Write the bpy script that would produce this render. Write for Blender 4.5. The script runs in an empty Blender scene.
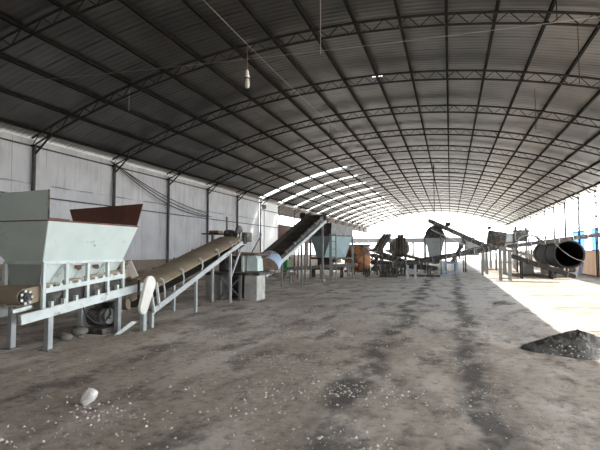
import bpy, bmesh, math, random
from mathutils import Vector, Matrix
random.seed(7)
S = bpy.context.scene
COL = S.collection
V = Vector

# ------------------------------------------------------------------ materials
def mat(name, c1, c2=None, rough=0.8, metal=0.0, scale=3.0, stain=None, stain_amt=0.45,
        stain_scale=2.0, bump=0.0, bump_scale=40.0, stretch=(1, 1, 1)):
    m = bpy.data.materials.new(name); m.use_nodes = True
    nt = m.node_tree; N = nt.nodes; L = nt.links
    b = N['Principled BSDF']; b.inputs['Roughness'].default_value = rough
    b.inputs['Metallic'].default_value = metal
    tc = N.new('ShaderNodeTexCoord'); mp = N.new('ShaderNodeMapping')
    mp.inputs['Scale'].default_value = stretch
    L.new(tc.outputs['Object'], mp.inputs['Vector'])
    n = N.new('ShaderNodeTexNoise'); n.inputs['Scale'].default_value = scale; n.inputs['Detail'].default_value = 6
    L.new(mp.outputs['Vector'], n.inputs['Vector'])
    r = N.new('ShaderNodeValToRGB'); r.color_ramp.elements[0].position = .35; r.color_ramp.elements[1].position = .65
    r.color_ramp.elements[0].color = (*c1, 1); r.color_ramp.elements[1].color = (*(c2 or c1), 1)
    L.new(n.outputs['Fac'], r.inputs['Fac'])
    out = r.outputs['Color']
    if stain:
        n2 = N.new('ShaderNodeTexNoise'); n2.inputs['Scale'].default_value = stain_scale; n2.inputs['Detail'].default_value = 8
        n2.inputs['Roughness'].default_value = .65
        L.new(mp.outputs['Vector'], n2.inputs['Vector'])
        r2 = N.new('ShaderNodeValToRGB'); r2.color_ramp.elements[0].position = 1 - stain_amt; r2.color_ramp.elements[1].position = min(1, 1 - stain_amt + .12)
        L.new(n2.outputs['Fac'], r2.inputs['Fac'])
        mx = N.new('ShaderNodeMix'); mx.data_type = 'RGBA'
        L.new(r2.outputs['Color'], mx.inputs['Factor']); L.new(out, mx.inputs['A'])
        mx.inputs['B'].default_value = (*stain, 1); out = mx.outputs['Result']
    L.new(out, b.inputs['Base Color'])
    if bump:
        nb = N.new('ShaderNodeTexNoise'); nb.inputs['Scale'].default_value = bump_scale; nb.inputs['Detail'].default_value = 5
        L.new(tc.outputs['Object'], nb.inputs['Vector'])
        bp = N.new('ShaderNodeBump'); bp.inputs['Strength'].default_value = bump; bp.inputs['Distance'].default_value = .03
        L.new(nb.outputs['Fac'], bp.inputs['Height']); L.new(bp.outputs['Normal'], b.inputs['Normal'])
    return m

MINT = mat('mint_paint', (.60, .69, .65), (.68, .76, .72), .55, 0, 2.5, (.25, .22, .17), .36, 5)
PALE = mat('pale_painted_steel', (.56, .62, .60), (.70, .74, .72), .55, 0, 6, (.22, .18, .14), .42, 4)
GREYP = mat('grey_green_panel', (.36, .40, .37), (.42, .45, .41), .6, 0, 2, (.2, .18, .15), .36, 4)
BROWN = mat('red_oxide_steel', (.10, .040, .030), (.15, .055, .040), .7, 0, 4, (.26, .22, .16), .33, 2.5)
RUST = mat('rusty_plate', (.16, .10, .065), (.25, .17, .12), .85, 0, 4, (.07, .05, .04), .42, 3, .2)
BELT = mat('dusty_tan_belt', (.31, .24, .165), (.38, .30, .21), .9, 0, 2, (.20, .15, .11), .4, 3, .1)
DBELT = mat('dark_belt', (.030, .026, .022), (.060, .048, .038), .9, 0, 2, (.10, .08, .06), .4, 1.5, .1)
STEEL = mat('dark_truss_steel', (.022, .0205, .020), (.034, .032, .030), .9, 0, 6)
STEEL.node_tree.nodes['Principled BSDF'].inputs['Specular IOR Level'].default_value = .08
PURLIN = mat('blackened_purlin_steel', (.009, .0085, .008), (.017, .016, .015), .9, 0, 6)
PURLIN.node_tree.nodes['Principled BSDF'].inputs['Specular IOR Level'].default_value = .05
MIDSTEEL = mat('grey_post_steel', (.05, .048, .048), (.085, .082, .08), .8, 0, 4)
SOOT = mat('sooty_black_steel', (.014, .013, .012), (.028, .024, .021), .75, 0, 5, (.06, .05, .04), .38, 6)
DSTEEL = mat('grimy_machine_steel', (.035, .033, .032), (.080, .072, .064), .75, 0, 5, (.19, .165, .14), .48, 5)
GSTEEL = mat('grey_dusty_steel', (.17, .17, .165), (.26, .255, .245), .65, .1, 5, (.12, .09, .07), .4, 5)
LSTEEL = mat('light_grey_steel', (.36, .38, .38), (.46, .48, .47), .55, .1, 5, (.2, .16, .12), .38, 5)
CONC = mat('weathered_concrete', (.36, .35, .33), (.50, .49, .46), .95, 0, 3, (.2, .18, .16), .42, 4, .3)
ORANGE = mat('rusty_orange_drum', (.25, .092, .028), (.38, .15, .045), .7, 0, 2.5, (.045, .026, .018), .52, 1.6)
SOIL = mat('dark_heaped_soil', (.15, .14, .13), (.24, .225, .205), 1, 0, 6, (.36, .34, .31), .4, 9, .8, 30)
STONE = mat('chalky_stone', (.74, .71, .67), (.82, .80, .77), .95, 0, 5, (.50, .45, .40), .36, 6, .3)
PEBBLE = mat('pale_gravel', (.55, .52, .47), (.80, .78, .74), .95, 0, 1.3)
BLUE = mat('blue_sheet', (.16, .36, .70), (.22, .44, .76), .5, 0, 1.5)
def blue_translucent():
    m = mat('blue_plastic_sheet', (.22, .42, .78), (.30, .52, .84), .5, 0, 1.5); nt = m.node_tree; N = nt.nodes
    t = N.new('ShaderNodeBsdfTranslucent'); t.inputs['Color'].default_value = (.30, .55, .90, 1)
    x = N.new('ShaderNodeMixShader'); x.inputs['Fac'].default_value = .55
    nt.links.new(N['Principled BSDF'].outputs[0], x.inputs[1]); nt.links.new(t.outputs[0], x.inputs[2]); nt.links.new(x.outputs[0], N['Material Output'].inputs['Surface'])
    return m
BLUET = blue_translucent()
BLUEP = mat('dusty_blue_paint', (.25, .36, .52), (.36, .46, .58), .6, 0, 3, (.22, .16, .12), .40, 3)
GREEN = mat('green_paint', (.03, .22, .06), (.05, .30, .09), .5)
WHITE = mat('white_ceramic', (.75, .72, .66), (.82, .80, .75), .3)
BULBG = mat('frosted_bulb', (.50, .46, .42), (.58, .54, .50), .25)
COPPER = mat('brass_socket', (.45, .25, .10), (.5, .3, .14), .35, .8)
WIRE = mat('grey_wire', (.34, .31, .28), (.38, .35, .32), .6)
BLACK = mat('black_rubber', (.015, .015, .016), (.03, .03, .03), .6)
REDB = mat('red_roof_tile', (.075, .032, .024), (.11, .048, .034), .8, 0, 3)
BRICK_LITE = mat('plain_render', (.42, .34, .27), (.5, .41, .33), .9)
GREYB = mat('grey_far_beam', (.035, .034, .033), (.05, .048, .046), .8)

def striped_hood():
    m = mat('striped_blue_hood', (.27, .36, .50), (.36, .45, .56), .6, 0, 3)
    nt = m.node_tree; N = nt.nodes; L = nt.links; b = N['Principled BSDF']
    old = b.inputs['Base Color'].links[0].from_socket
    tc = N.new('ShaderNodeTexCoord'); sx = N.new('ShaderNodeSeparateXYZ'); L.new(tc.outputs['Object'], sx.inputs[0])
    n = N.new('ShaderNodeTexNoise'); n.inputs['Scale'].default_value = 2.2; n.inputs['Detail'].default_value = 5
    L.new(tc.outputs['Object'], n.inputs['Vector'])
    ad = N.new('ShaderNodeMath'); ad.operation = 'MULTIPLY_ADD'; L.new(n.outputs['Fac'], ad.inputs[0]); ad.inputs[1].default_value = .5
    L.new(sx.outputs['X'], ad.inputs[2])
    r = N.new('ShaderNodeValToRGB'); r.color_ramp.elements[0].position = .34; r.color_ramp.elements[1].position = .38
    for p_, v_ in ((.52, 1), (.55, 0), (.60, 0), (.63, 1)):
        e_ = r.color_ramp.elements.new(p_); e_.color = (v_, v_, v_, 1)
    sb_ = N.new('ShaderNodeMath'); sb_.operation = 'MULTIPLY_ADD'; L.new(ad.outputs[0], sb_.inputs[0]); sb_.inputs[1].default_value = .8; sb_.inputs[2].default_value = 0
    iv_ = N.new('ShaderNodeMath'); iv_.operation = 'SUBTRACT'; iv_.inputs[0].default_value = 1
    L.new(sb_.outputs[0], r.inputs['Fac']); L.new(r.outputs['Color'], iv_.inputs[1])
    mx = N.new('ShaderNodeMix'); mx.data_type = 'RGBA'; L.new(iv_.outputs[0], mx.inputs['Factor'])
    L.new(old, mx.inputs['A']); mx.inputs['B'].default_value = (.22, .15, .10, 1)
    L.new(mx.outputs['Result'], b.inputs['Base Color'])
    return m
HOOD = striped_hood()

def brick_mat(name, c1, c2, mortar, sc=1.0, vert='X'):
    m = bpy.data.materials.new(name); m.use_nodes = True
    nt = m.node_tree; N = nt.nodes; L = nt.links; b = N['Principled BSDF']; b.inputs['Roughness'].default_value = .95
    tc = N.new('ShaderNodeTexCoord'); sp = N.new('ShaderNodeSeparateXYZ'); cb = N.new('ShaderNodeCombineXYZ')
    L.new(tc.outputs['Object'], sp.inputs[0]); L.new(sp.outputs['Y'], cb.inputs['X']); L.new(sp.outputs['Z'], cb.inputs['Y'])
    bt = N.new('ShaderNodeTexBrick'); bt.inputs['Scale'].default_value = 3.5 * sc
    bt.inputs['Color1'].default_value = (*c1, 1); bt.inputs['Color2'].default_value = (*c2, 1); bt.inputs['Mortar'].default_value = (*mortar, 1)
    bt.inputs['Mortar Size'].default_value = .02
    L.new(cb.outputs[0], bt.inputs['Vector'])
    n = N.new('ShaderNodeTexNoise'); n.inputs['Scale'].default_value = 1.4; n.inputs['Detail'].default_value = 6; L.new(tc.outputs['Object'], n.inputs['Vector'])
    mx = N.new('ShaderNodeMix'); mx.data_type = 'RGBA'; mx.blend_type = 'MULTIPLY'; mx.inputs['Factor'].default_value = .35
    rr = N.new('ShaderNodeValToRGB'); rr.color_ramp.elements[0].color = (.45, .45, .45, 1); rr.color_ramp.elements[0].position = .3; rr.color_ramp.elements[1].position = .65
    L.new(n.outputs['Fac'], rr.inputs['Fac']); L.new(bt.outputs['Color'], mx.inputs['A']); L.new(rr.outputs['Color'], mx.inputs['B'])
    L.new(mx.outputs['Result'], b.inputs['Base Color'])
    return m
BRICKL = brick_mat('old_brown_brickwork', (.22, .18, .14), (.28, .23, .18), (.25, .21, .18))
BRICKR = brick_mat('pale_brickwork', (.84, .74, .64), (.90, .80, .70), (.78, .71, .63))

def wall_mat():
    m = bpy.data.materials.new('white_panel_wall'); m.use_nodes = True
    nt = m.node_tree; N = nt.nodes; L = nt.links; b = N['Principled BSDF']; b.inputs['Roughness'].default_value = .7
    tc = N.new('ShaderNodeTexCoord'); sp = N.new('ShaderNodeSeparateXYZ'); L.new(tc.outputs['Object'], sp.inputs[0])
    def M(op, a, bb=None, c=None):
        n = N.new('ShaderNodeMath'); n.operation = op
        for i, q in enumerate((a, bb, c)):
            if q is None: continue
            if isinstance(q, (int, float)): n.inputs[i].default_value = q
            else: L.new(q, n.inputs[i])
        return n.outputs[0]
    nz = N.new('ShaderNodeTexNoise'); nz.inputs['Scale'].default_value = 1.1; nz.inputs['Detail'].default_value = 7; L.new(tc.outputs['Object'], nz.inputs['Vector'])
    base = N.new('ShaderNodeValToRGB'); base.color_ramp.elements[0].position = .3; base.color_ramp.elements[1].position = .7
    base.color_ramp.elements[0].color = (.44, .44, .455, 1); base.color_ramp.elements[1].color = (.56, .56, .565, 1); L.new(nz.outputs['Fac'], base.inputs['Fac'])
    # panel joints: thin stained lines every 1.35 m and one long seam at 3.85 m
    wob = M('MULTIPLY_ADD', nz.outputs['Fac'], .10, -.05)
    yy = M('ADD', sp.outputs['Y'], wob)
    fr = M('FRACT', M('DIVIDE', yy, 1.36)); dist = M('ABSOLUTE', M('SUBTRACT', fr, .5))
    vj = M('MULTIPLY', M('LESS_THAN', dist, .011), .7)
    zz = M('ADD', sp.outputs['Z'], wob)
    hj = M('LESS_THAN', M('ABSOLUTE', M('SUBTRACT', zz, 3.85)), .028)
    n3 = N.new('ShaderNodeTexNoise'); n3.inputs['Scale'].default_value = .9; n3.inputs['Detail'].default_value = 3; L.new(tc.outputs['Object'], n3.inputs['Vector'])
    gate = M('SUBTRACT', M('MULTIPLY', n3.outputs['Fac'], 4.4), 1.55)
    gate2 = M('MINIMUM', M('MAXIMUM', gate, 0.0), .85)
    jf = M('MULTIPLY', M('MAXIMUM', vj, hj), gate2)
    # soft streaky stains rising from the joints
    mp = N.new('ShaderNodeMapping'); mp.inputs['Scale'].default_value = (1, 3.2, .55); L.new(tc.outputs['Object'], mp.inputs['Vector'])
    n4 = N.new('ShaderNodeTexNoise'); n4.inputs['Scale'].default_value = 1.3; n4.inputs['Detail'].default_value = 8; n4.inputs['Roughness'].default_value = .6; L.new(mp.outputs['Vector'], n4.inputs['Vector'])
    sr = N.new('ShaderNodeValToRGB'); sr.color_ramp.elements[0].position = .50; sr.color_ramp.elements[1].position = .75; L.new(n4.outputs['Fac'], sr.inputs['Fac'])
    stf = M('MULTIPLY', sr.outputs['Color'], .7)
    m1 = N.new('ShaderNodeMix'); m1.data_type = 'RGBA'; L.new(stf, m1.inputs['Factor']); L.new(base.outputs['Color'], m1.inputs['A']); m1.inputs['B'].default_value = (.31, .29, .285, 1)
    m2 = N.new('ShaderNodeMix'); m2.data_type = 'RGBA'; L.new(jf, m2.inputs['Factor']); L.new(m1.outputs['Result'], m2.inputs['A']); m2.inputs['B'].default_value = (.16, .16, .18, 1)
    L.new(m2.outputs['Result'], b.inputs['Base Color'])
    return m
WALL = wall_mat()
WALL_LIT = mat('daylit_white_wall', (.72, .72, .71), (.82, .82, .80), .7, 0, 1.5, (.4, .38, .36), .34, 1.5)  # whiter than the wall panels: daylight from the opening painted into the colour

def roof_mat():
    m = bpy.data.materials.new('corrugated_roof_sheet'); m.use_nodes = True
    nt = m.node_tree; N = nt.nodes; L = nt.links; b = N['Principled BSDF']
    b.inputs['Roughness'].default_value = .38; b.inputs['Metallic'].default_value = .9
    tc = N.new('ShaderNodeTexCoord'); sp = N.new('ShaderNodeSeparateXYZ'); L.new(tc.outputs['Object'], sp.inputs[0])
    def M(op, a, bb=None, c=None):
        n = N.new('ShaderNodeMath'); n.operation = op
        for i, q in enumerate((a, bb, c)):
            if q is None: continue
            if isinstance(q, (int, float)): n.inputs[i].default_value = q
            else: L.new(q, n.inputs[i])
        return n.outputs[0]
    # tint per sheet
    ys = M('DIVIDE', sp.outputs['Y'], .80); xs = M('DIVIDE', sp.outputs['X'], 1.2)
    cell = N.new('ShaderNodeCombineXYZ'); L.new(M('FLOOR', ys), cell.inputs['Y']); L.new(M('FLOOR', xs), cell.inputs['X'])
    wn = N.new('ShaderNodeTexWhiteNoise'); L.new(cell.outputs[0], wn.inputs['Vector'])
    nz = N.new('ShaderNodeTexNoise'); nz.inputs['Scale'].default_value = .8; nz.inputs['Detail'].default_value = 5; L.new(tc.outputs['Object'], nz.inputs['Vector'])
    val = M('MULTIPLY_ADD', wn.outputs['Value'], .10, M('MULTIPLY', nz.outputs['Fac'], .9))
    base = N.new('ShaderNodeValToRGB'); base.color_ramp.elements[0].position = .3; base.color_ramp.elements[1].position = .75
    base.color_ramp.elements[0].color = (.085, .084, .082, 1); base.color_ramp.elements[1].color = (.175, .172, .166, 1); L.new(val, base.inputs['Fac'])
    # dirty side laps, broken up along their length
    mp = N.new('ShaderNodeMapping'); mp.inputs['Scale'].default_value = (.7, 3.1, .7); L.new(tc.outputs['Object'], mp.inputs['Vector'])
    n2 = N.new('ShaderNodeTexNoise'); n2.inputs['Scale'].default_value = .9; n2.inputs['Detail'].default_value = 2; L.new(mp.outputs['Vector'], n2.inputs['Vector'])
    yw = M('MULTIPLY_ADD', n2.outputs['Fac'], .05, ys)
    d = M('ABSOLUTE', M('SUBTRACT', M('FRACT', yw), .5))
    fx = M('FRACT', M('MULTIPLY_ADD', n2.outputs['Fac'], .12, xs)); taper = M('MULTIPLY_ADD', M('ABSOLUTE', M('SUBTRACT', fx, .55)), -.075, .040)
    lap = M('LESS_THAN', d, taper)
    cell2 = N.new('ShaderNodeCombineXYZ'); L.new(M('FLOOR', ys), cell2.inputs['Y']); L.new(M('FLOOR', xs), cell2.inputs['X']); cell2.inputs['Z'].default_value = 7.3
    wn2 = N.new('ShaderNodeTexWhiteNoise'); L.new(cell2.outputs[0], wn2.inputs['Vector'])
    inside = M('LESS_THAN', M('ABSOLUTE', M('SUBTRACT', fx, .55)), .40)
    gate = M('MULTIPLY', inside, M('MINIMUM', M('MAXIMUM', M('MULTIPLY_ADD', wn2.outputs['Value'], 2.2, -.15), 0.0), .97))
    lf = M('MULTIPLY', lap, gate)
    mx = N.new('ShaderNodeMix'); mx.data_type = 'RGBA'; L.new(lf, mx.inputs['Factor']); L.new(base.outputs['Color'], mx.inputs['A']); mx.inputs['B'].default_value = (.006, .006, .006, 1)
    L.new(mx.outputs['Result'], b.inputs['Base Color'])
    L.new(M('MULTIPLY_ADD', lf, -.9, .9), b.inputs['Metallic'])
    # corrugation
    cor = M('SINE', M('MULTIPLY', sp.outputs['Y'], 2 * math.pi / .2))
    bp = N.new('ShaderNodeBump'); bp.inputs['Strength'].default_value = .12; bp.inputs['Distance'].default_value = .02
    L.new(cor, bp.inputs['Height']); L.new(bp.outputs['Normal'], b.inputs['Normal'])
    return m
ROOF = roof_mat()

def floor_mat():
    m = bpy.data.materials.new('dusty_dirt_floor'); m.use_nodes = True
    nt = m.node_tree; N = nt.nodes; L = nt.links; b = N['Principled BSDF']; b.inputs['Roughness'].default_value = .95
    b.inputs['Specular IOR Level'].default_value = .2
    tc = N.new('ShaderNodeTexCoord'); sp = N.new('ShaderNodeSeparateXYZ'); L.new(tc.outputs['Object'], sp.inputs[0])
    X, Y = sp.outputs['X'], sp.outputs['Y']
    def M(op, a, bb=None, c=None, clamp=False):
        n = N.new('ShaderNodeMath'); n.operation = op; n.use_clamp = clamp
        for i, q in enumerate((a, bb, c)):
            if q is None: continue
            if isinstance(q, (int, float)): n.inputs[i].default_value = q
            else: L.new(q, n.inputs[i])
        return n.outputs[0]
    def noise(scale, detail=6, st=(1, 1, 1), rough=.55):
        mp = N.new('ShaderNodeMapping'); mp.inputs['Scale'].default_value = st; L.new(tc.outputs['Object'], mp.inputs['Vector'])
        n = N.new('ShaderNodeTexNoise'); n.inputs['Scale'].default_value = scale; n.inputs['Detail'].default_value = detail; n.inputs['Roughness'].default_value = rough
        L.new(mp.outputs['Vector'], n.inputs['Vector']); return n.outputs['Fac']
    def ramp(f, p0, p1):
        r = N.new('ShaderNodeMapRange'); r.inputs['From Min'].default_value = p0; r.inputs['From Max'].default_value = p1; L.new(f, r.inputs['Value']); return r.outputs['Result']
    def mix(f, a, c, k=1.0):
        n = N.new('ShaderNodeMix'); n.data_type = 'RGBA'
        if k != 1.0: f = M('MULTIPLY', f, k)
        L.new(f, n.inputs['Factor'])
        for key, q in (('A', a), ('B', c)):
            if isinstance(q, tuple): n.inputs[key].default_value = (*q, 1)
            else: L.new(q, n.inputs[key])
        return n.outputs['Result']
    big = noise(.32, 5); mid = noise(1.3, 7, (1, .45, 1)); fine = noise(9, 8, (1, 1, 1), .7); micro = noise(55, 4, (1, 1, 1), .7)
    c = mix(ramp(mid, .35, .68), (.335, .275, .223), (.53, .447, .374))
    # pale dusty crust left where wheels did not churn
    c = mix(ramp(M('MULTIPLY', big, mid), .25, .32), c, (.62, .545, .475), .85)
    # far ground is greyer ash
    far = M('MULTIPLY', ramp(Y, 8.0, 15.0), ramp(M('MULTIPLY_ADD', big, 6.0, X), -3.8, 1.5))
    c = mix(far, c, (.42, .405, .385), .85)
    dark = ramp(noise(1.9, 7, (1, .5, 1), .65), .51, .63)
    c = mix(dark, c, (.125, .105, .092), .75)
    c = mix(ramp(fine, .50, .72), c, (.56, .50, .44), .6)
    c = mix(ramp(fine, .47, .30), c, (.085, .073, .064), .75)
    # two dark wheel tracks
    wob = M('MULTIPLY_ADD', noise(.5, 3), .9, -.45)
    for tx, w in ((-1.10, .17), (.28, .15)):
        d = M('ABSOLUTE', M('SUBTRACT', M('ADD', X, wob), tx))
        tr = M('MULTIPLY', ramp(d, w + .16, w - .06), ramp(noise(2.0, 5, (1, .6, 1)), .38, .55))
        c = mix(tr, c, (.08, .072, .066), .85)
    # pale concrete apron on the right with slab joints that also paint post shadows
    edge = M('MULTIPLY_ADD', noise(.8, 6), 1.6, -.8)
    ap = M('MULTIPLY', ramp(M('ADD', X, edge), 2.0, 2.9), ramp(M('ADD', Y, edge), 8.6, 10.0))
    jx = M('LESS_THAN', M('ABSOLUTE', M('SUBTRACT', M('FRACT', M('DIVIDE', X, 3.2)), .5)), .009)
    jy = M('LESS_THAN', M('ABSOLUTE', M('SUBTRACT', M('FRACT', M('DIVIDE', M('MULTIPLY_ADD', X, -.25, Y), 4.0)), .5)), .014)
    slab = mix(ramp(noise(1.4, 7), .38, .66), (.19, .160, .128), (.285, .25, .205))
    slab = mix(jy, slab, (.09, .08, .07), .7)
    c = mix(ap, c, slab)
    # specks of crushed pale grit
    c = mix(ramp(micro, .70, .76), c, (.75, .72, .68), .8)
    L.new(c, b.inputs['Base Color'])
    bp = N.new('ShaderNodeBump'); bp.inputs['Strength'].default_value = .55; bp.inputs['Distance'].default_value = .05
    L.new(M('ADD', M('MULTIPLY', fine, .6), M('MULTIPLY', mid, .9)), bp.inputs['Height']); L.new(bp.outputs['Normal'], b.inputs['Normal'])
    return m
FLOOR = floor_mat()
GROUND = mat('bright_outdoor_ground', (.42, .39, .35), (.50, .47, .42), .95, 0, .3)

def pane_mat():
    m = bpy.data.materials.new('translucent_roof_pane'); m.use_nodes = True
    nt = m.node_tree; N = nt.nodes; L = nt.links
    N.remove(N['Principled BSDF'])
    t = N.new('ShaderNodeBsdfTranslucent'); t.inputs['Color'].default_value = (.9, .9, .86, 1)
    p = N.new('ShaderNodeBsdfTransparent'); p.inputs['Color'].default_value = (.95, .95, .92, 1)
    nz = N.new('ShaderNodeTexNoise'); nz.inputs['Scale'].default_value = 2.0
    x = N.new('ShaderNodeMixShader'); L.new(nz.outputs['Fac'], x.inputs['Fac'])
    L.new(t.outputs[0], x.inputs[1]); L.new(p.outputs[0], x.inputs[2]); L.new(x.outputs[0], N['Material Output'].inputs['Surface'])
    return m
PANE = pane_mat()

# ------------------------------------------------------------------ geometry helpers
class MB:
    def __init__(s): s.bm = bmesh.new()
    def poly_prism(s, pts, vec):
        vec = V(vec); a = [s.bm.verts.new(V(p)) for p in pts]; b = [s.bm.verts.new(V(p) + vec) for p in pts]
        s.bm.faces.new(a); s.bm.faces.new(b[::-1]); n = len(pts)
        for i in range(n): s.bm.faces.new((a[i], b[i], b[(i + 1) % n], a[(i + 1) % n]))
        return s
    def box(s, x0, x1, y0, y1, z0, z1):
        return s.poly_prism([(x0, y0, z0), (x1, y0, z0), (x1, y1, z0), (x0, y1, z0)], (0, 0, z1 - z0))
    def beam(s, p, q, w, h, up=(0, 0, 1)):
        p, q = V(p), V(q); d = (q - p).normalized(); u = V(up)
        sd = d.cross(u)
        if sd.length < 1e-4: sd = d.cross(V((0, 1, 0)))
        sd.normalize(); u = sd.cross(d).normalized()
        c = [p + sd * a * w / 2 + u * b * h / 2 for a, b in ((-1, -1), (1, -1), (1, 1), (-1, 1))]
        return s.poly_prism(c, q - p)
    def tube(s, p, q, r, seg=8, r2=None):
        return s.lathe(p, V(q) - V(p), [(0, r), ((V(q) - V(p)).length, r if r2 is None else r2)], seg)
    def lathe(s, o, axis, prof, seg=24, caps=True):
        o = V(o); d = V(axis).normalized(); a = d.orthogonal().normalized(); b = d.cross(a)
        rings = []
        for t, r in prof:
            rings.append([s.bm.verts.new(o + d * t + (a * math.cos(2 * math.pi * i / seg) + b * math.sin(2 * math.pi * i / seg)) * max(r, 1e-4)) for i in range(seg)])
        for i in range(len(rings) - 1):
            for j in range(seg):
                k = (j + 1) % seg; s.bm.faces.new((rings[i][j], rings[i][k], rings[i + 1][k], rings[i + 1][j]))
        if caps:
            s.bm.faces.new(rings[0][::-1]); s.bm.faces.new(rings[-1])
        return s
    def ring(s, o, axis, r_in, r_out, t):
        return s.closed_lathe(o, axis, [(0, r_in), (0, r_out), (t, r_out), (t, r_in)])
    def closed_lathe(s, o, axis, prof, seg=32):
        o = V(o); d = V(axis).normalized(); a = d.orthogonal().normalized(); b = d.cross(a); R = []
        for t, r in prof:
            R.append([s.bm.verts.new(o + d * t + (a * math.cos(2 * math.pi * i / seg) + b * math.sin(2 * math.pi * i / seg)) * r) for i in range(seg)])
        n = len(R)
        for i in range(n):
            for j in range(seg):
                k = (j + 1) % seg; s.bm.faces.new((R[i][j], R[i][k], R[(i + 1) % n][k], R[(i + 1) % n][j]))
        return s
    def pipe(s, pts, r, seg=6):
        pts = [V(p) for p in pts]; rings = []
        for i, p in enumerate(pts):
            d = (pts[min(i + 1, len(pts) - 1)] - pts[max(i - 1, 0)]).normalized()
            a = d.cross(V((0, 0, 1)))
            if a.length < 1e-3: a = d.cross(V((0, 1, 0)))
            a.normalize(); b = d.cross(a)
            rings.append([s.bm.verts.new(p + (a * math.cos(2 * math.pi * k / seg) + b * math.sin(2 * math.pi * k / seg)) * r) for k in range(seg)])
        for i in range(len(rings) - 1):
            for j in range(seg):
                k = (j + 1) % seg; s.bm.faces.new((rings[i][j], rings[i][k], rings[i + 1][k], rings[i + 1][j]))
        s.bm.faces.new(rings[0][::-1]); s.bm.faces.new(rings[-1]); return s
    def plate(s, pts, t=.012):
        p = [V(q) for q in pts]; n = (p[1] - p[0]).cross(p[2] - p[0]).normalized()
        return s.poly_prism([q - n * t / 2 for q in p], n * t)
    def shell(s, top, bot, t=.012):
        """four inclined plates between two rectangles of four corners each"""
        for i in range(4):
            j = (i + 1) % 4; s.plate([bot[i], bot[j], top[j], top[i]], t)
        return s
    def build(s, name, m, parent=None, label=None, smooth=None, bevel=0, base=None):
        bm = s.bm; bmesh.ops.recalc_face_normals(bm, faces=bm.faces[:])
        me = bpy.data.meshes.new(name)
        root = parent
        while root is not None and root.parent: root = root.parent
        off = V(root.location) if root is not None else V(base) if base is not None else V((0, 0, 0))
        bmesh.ops.translate(bm, verts=bm.verts[:], vec=-off)
        bm.to_mesh(me); bm.free()
        if smooth:
            for p in me.polygons: p.use_smooth = True
            me.set_sharp_from_angle(angle=math.radians(smooth))
        me.materials.append(m)
        o = bpy.data.objects.new(name, me); COL.objects.link(o)
        if parent is not None: o.parent = parent
        else: o.location = off
        if bevel:
            md = o.modifiers.new('bevel', 'BEVEL'); md.width = bevel; md.segments = 2; md.limit_method = 'ANGLE'
        if label: o['label'] = label
        return o

def tag(o, label, cat, group=None):
    o['label'] = label; o['category'] = cat
    if group: o['group'] = group
    return o
def thing(name, label, cat, base, group=None):
    o = bpy.data.objects.new(name, None); o.empty_display_size = .2; COL.objects.link(o); o.location = base
    return tag(o, label, cat, group)
def struct(o): o['kind'] = 'structure'; return o
def copy_tree(o, delta, parent=None):
    c = o.copy(); COL.objects.link(c)
    if parent is None: c.location = V(o.location) + V(delta)
    else: c.parent = parent
    for ch in list(o.children): copy_tree(ch, delta, c)
    return c
ORD = ['nearest', 'second', 'third', 'fourth', 'fifth', 'sixth', 'seventh', 'eighth', 'ninth', 'tenth', 'eleventh', 'twelfth', 'thirteenth', 'fourteenth', 'fifteenth', 'sixteenth', 'seventeenth', 'eighteenth', 'nineteenth', 'twentieth']
def lerp(a, b, t): return V(a) + (V(b) - V(a)) * t

# ------------------------------------------------------------------ building shell
XL, XR, XC, RAD, ZA = -13.5, 8.5, -2.5, 26.9, 7.75
Y0, Y1 = -14.0, 80.6
def zt(x): return ZA - RAD + math.sqrt(RAD * RAD - (x - XC) ** 2)      # top chord line
TY = [8.3 + 4 * k for k in range(19)]                                   # truss lines 8.3 .. 80.3
WY = 32.4                                                               # far end of the closed left wall

struct(MB().box(XL - .2, XR + .2, Y0, Y1, -.3, 0).build('floor', FLOOR))
g = MB(); g.box(-160, XL - .2, -60, 260, -.35, -.02); g.box(XR + .2, 160, -60, 260, -.35, -.02); g.box(XL - .2, XR + .2, Y1, 260, -.35, -.02); g.box(XL - .2, XR + .2, -60, Y0, -.35, -.02)
struct(g.build('ground', GROUND))

# roof sheets with openings for the translucent strips
def roof_grid():
    ys = [Y0 - .3]; strips = []
    for k in range(12):
        y = 32.42 + 4 * k; strips.append((y, y + .68))
    patch = (-2.60, -2.22, 16.55, 16.78)
    ys += [patch[2], patch[3]]
    for a, b in strips: ys += [a, b]
    ys += [Y1 + .3]
    xs = [-14.1 + .5 * i for i in range(47)] + [-13.52, -6.95, patch[0], patch[1]]
    xs = sorted(set(round(x, 3) for x in xs if x <= 9.1)); ys = sorted(set(ys))
    return xs, ys, strips, patch
xs, ys, strips, patch = roof_grid()
bm = bmesh.new(); vv = {}
def rv(i, j):
    if (i, j) not in vv: vv[i, j] = bm.verts.new((xs[i], ys[j], zt(xs[i]) + .13))
    return vv[i, j]
for i in range(len(xs) - 1):
    for j in range(len(ys) - 1):
        cx, cy = (xs[i] + xs[i + 1]) / 2, (ys[j] + ys[j + 1]) / 2
        if any(a < cy < b for a, b in strips) and -13.52 < cx < -6.95: continue
        if patch[0] < cx < patch[1] and patch[2] < cy < patch[3]: continue
        bm.faces.new((rv(i, j), rv(i, j + 1), rv(i + 1, j + 1), rv(i + 1, j)))
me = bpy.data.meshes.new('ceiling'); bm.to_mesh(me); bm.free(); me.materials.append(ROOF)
o = struct(bpy.data.objects.new('ceiling', me)); COL.objects.link(o)
sd = o.modifiers.new('sheet', 'SOLIDIFY'); sd.thickness = .012; sd.offset = 1
def strip_pane(n, x0, x1, a, b):
    m = MB(); k = max(2, int((x1 - x0) / .5)); pts = []
    for i in range(k + 1):
        x = x0 + (x1 - x0) * i / k; pts.append((x, a, zt(x) + .165))
    low = [(p[0], p[1], p[2] - .008) for p in pts[::-1]]
    m.poly_prism(pts + low, (0, b - a, 0)); struct(m.build('window_%d' % n, PANE))
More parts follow.
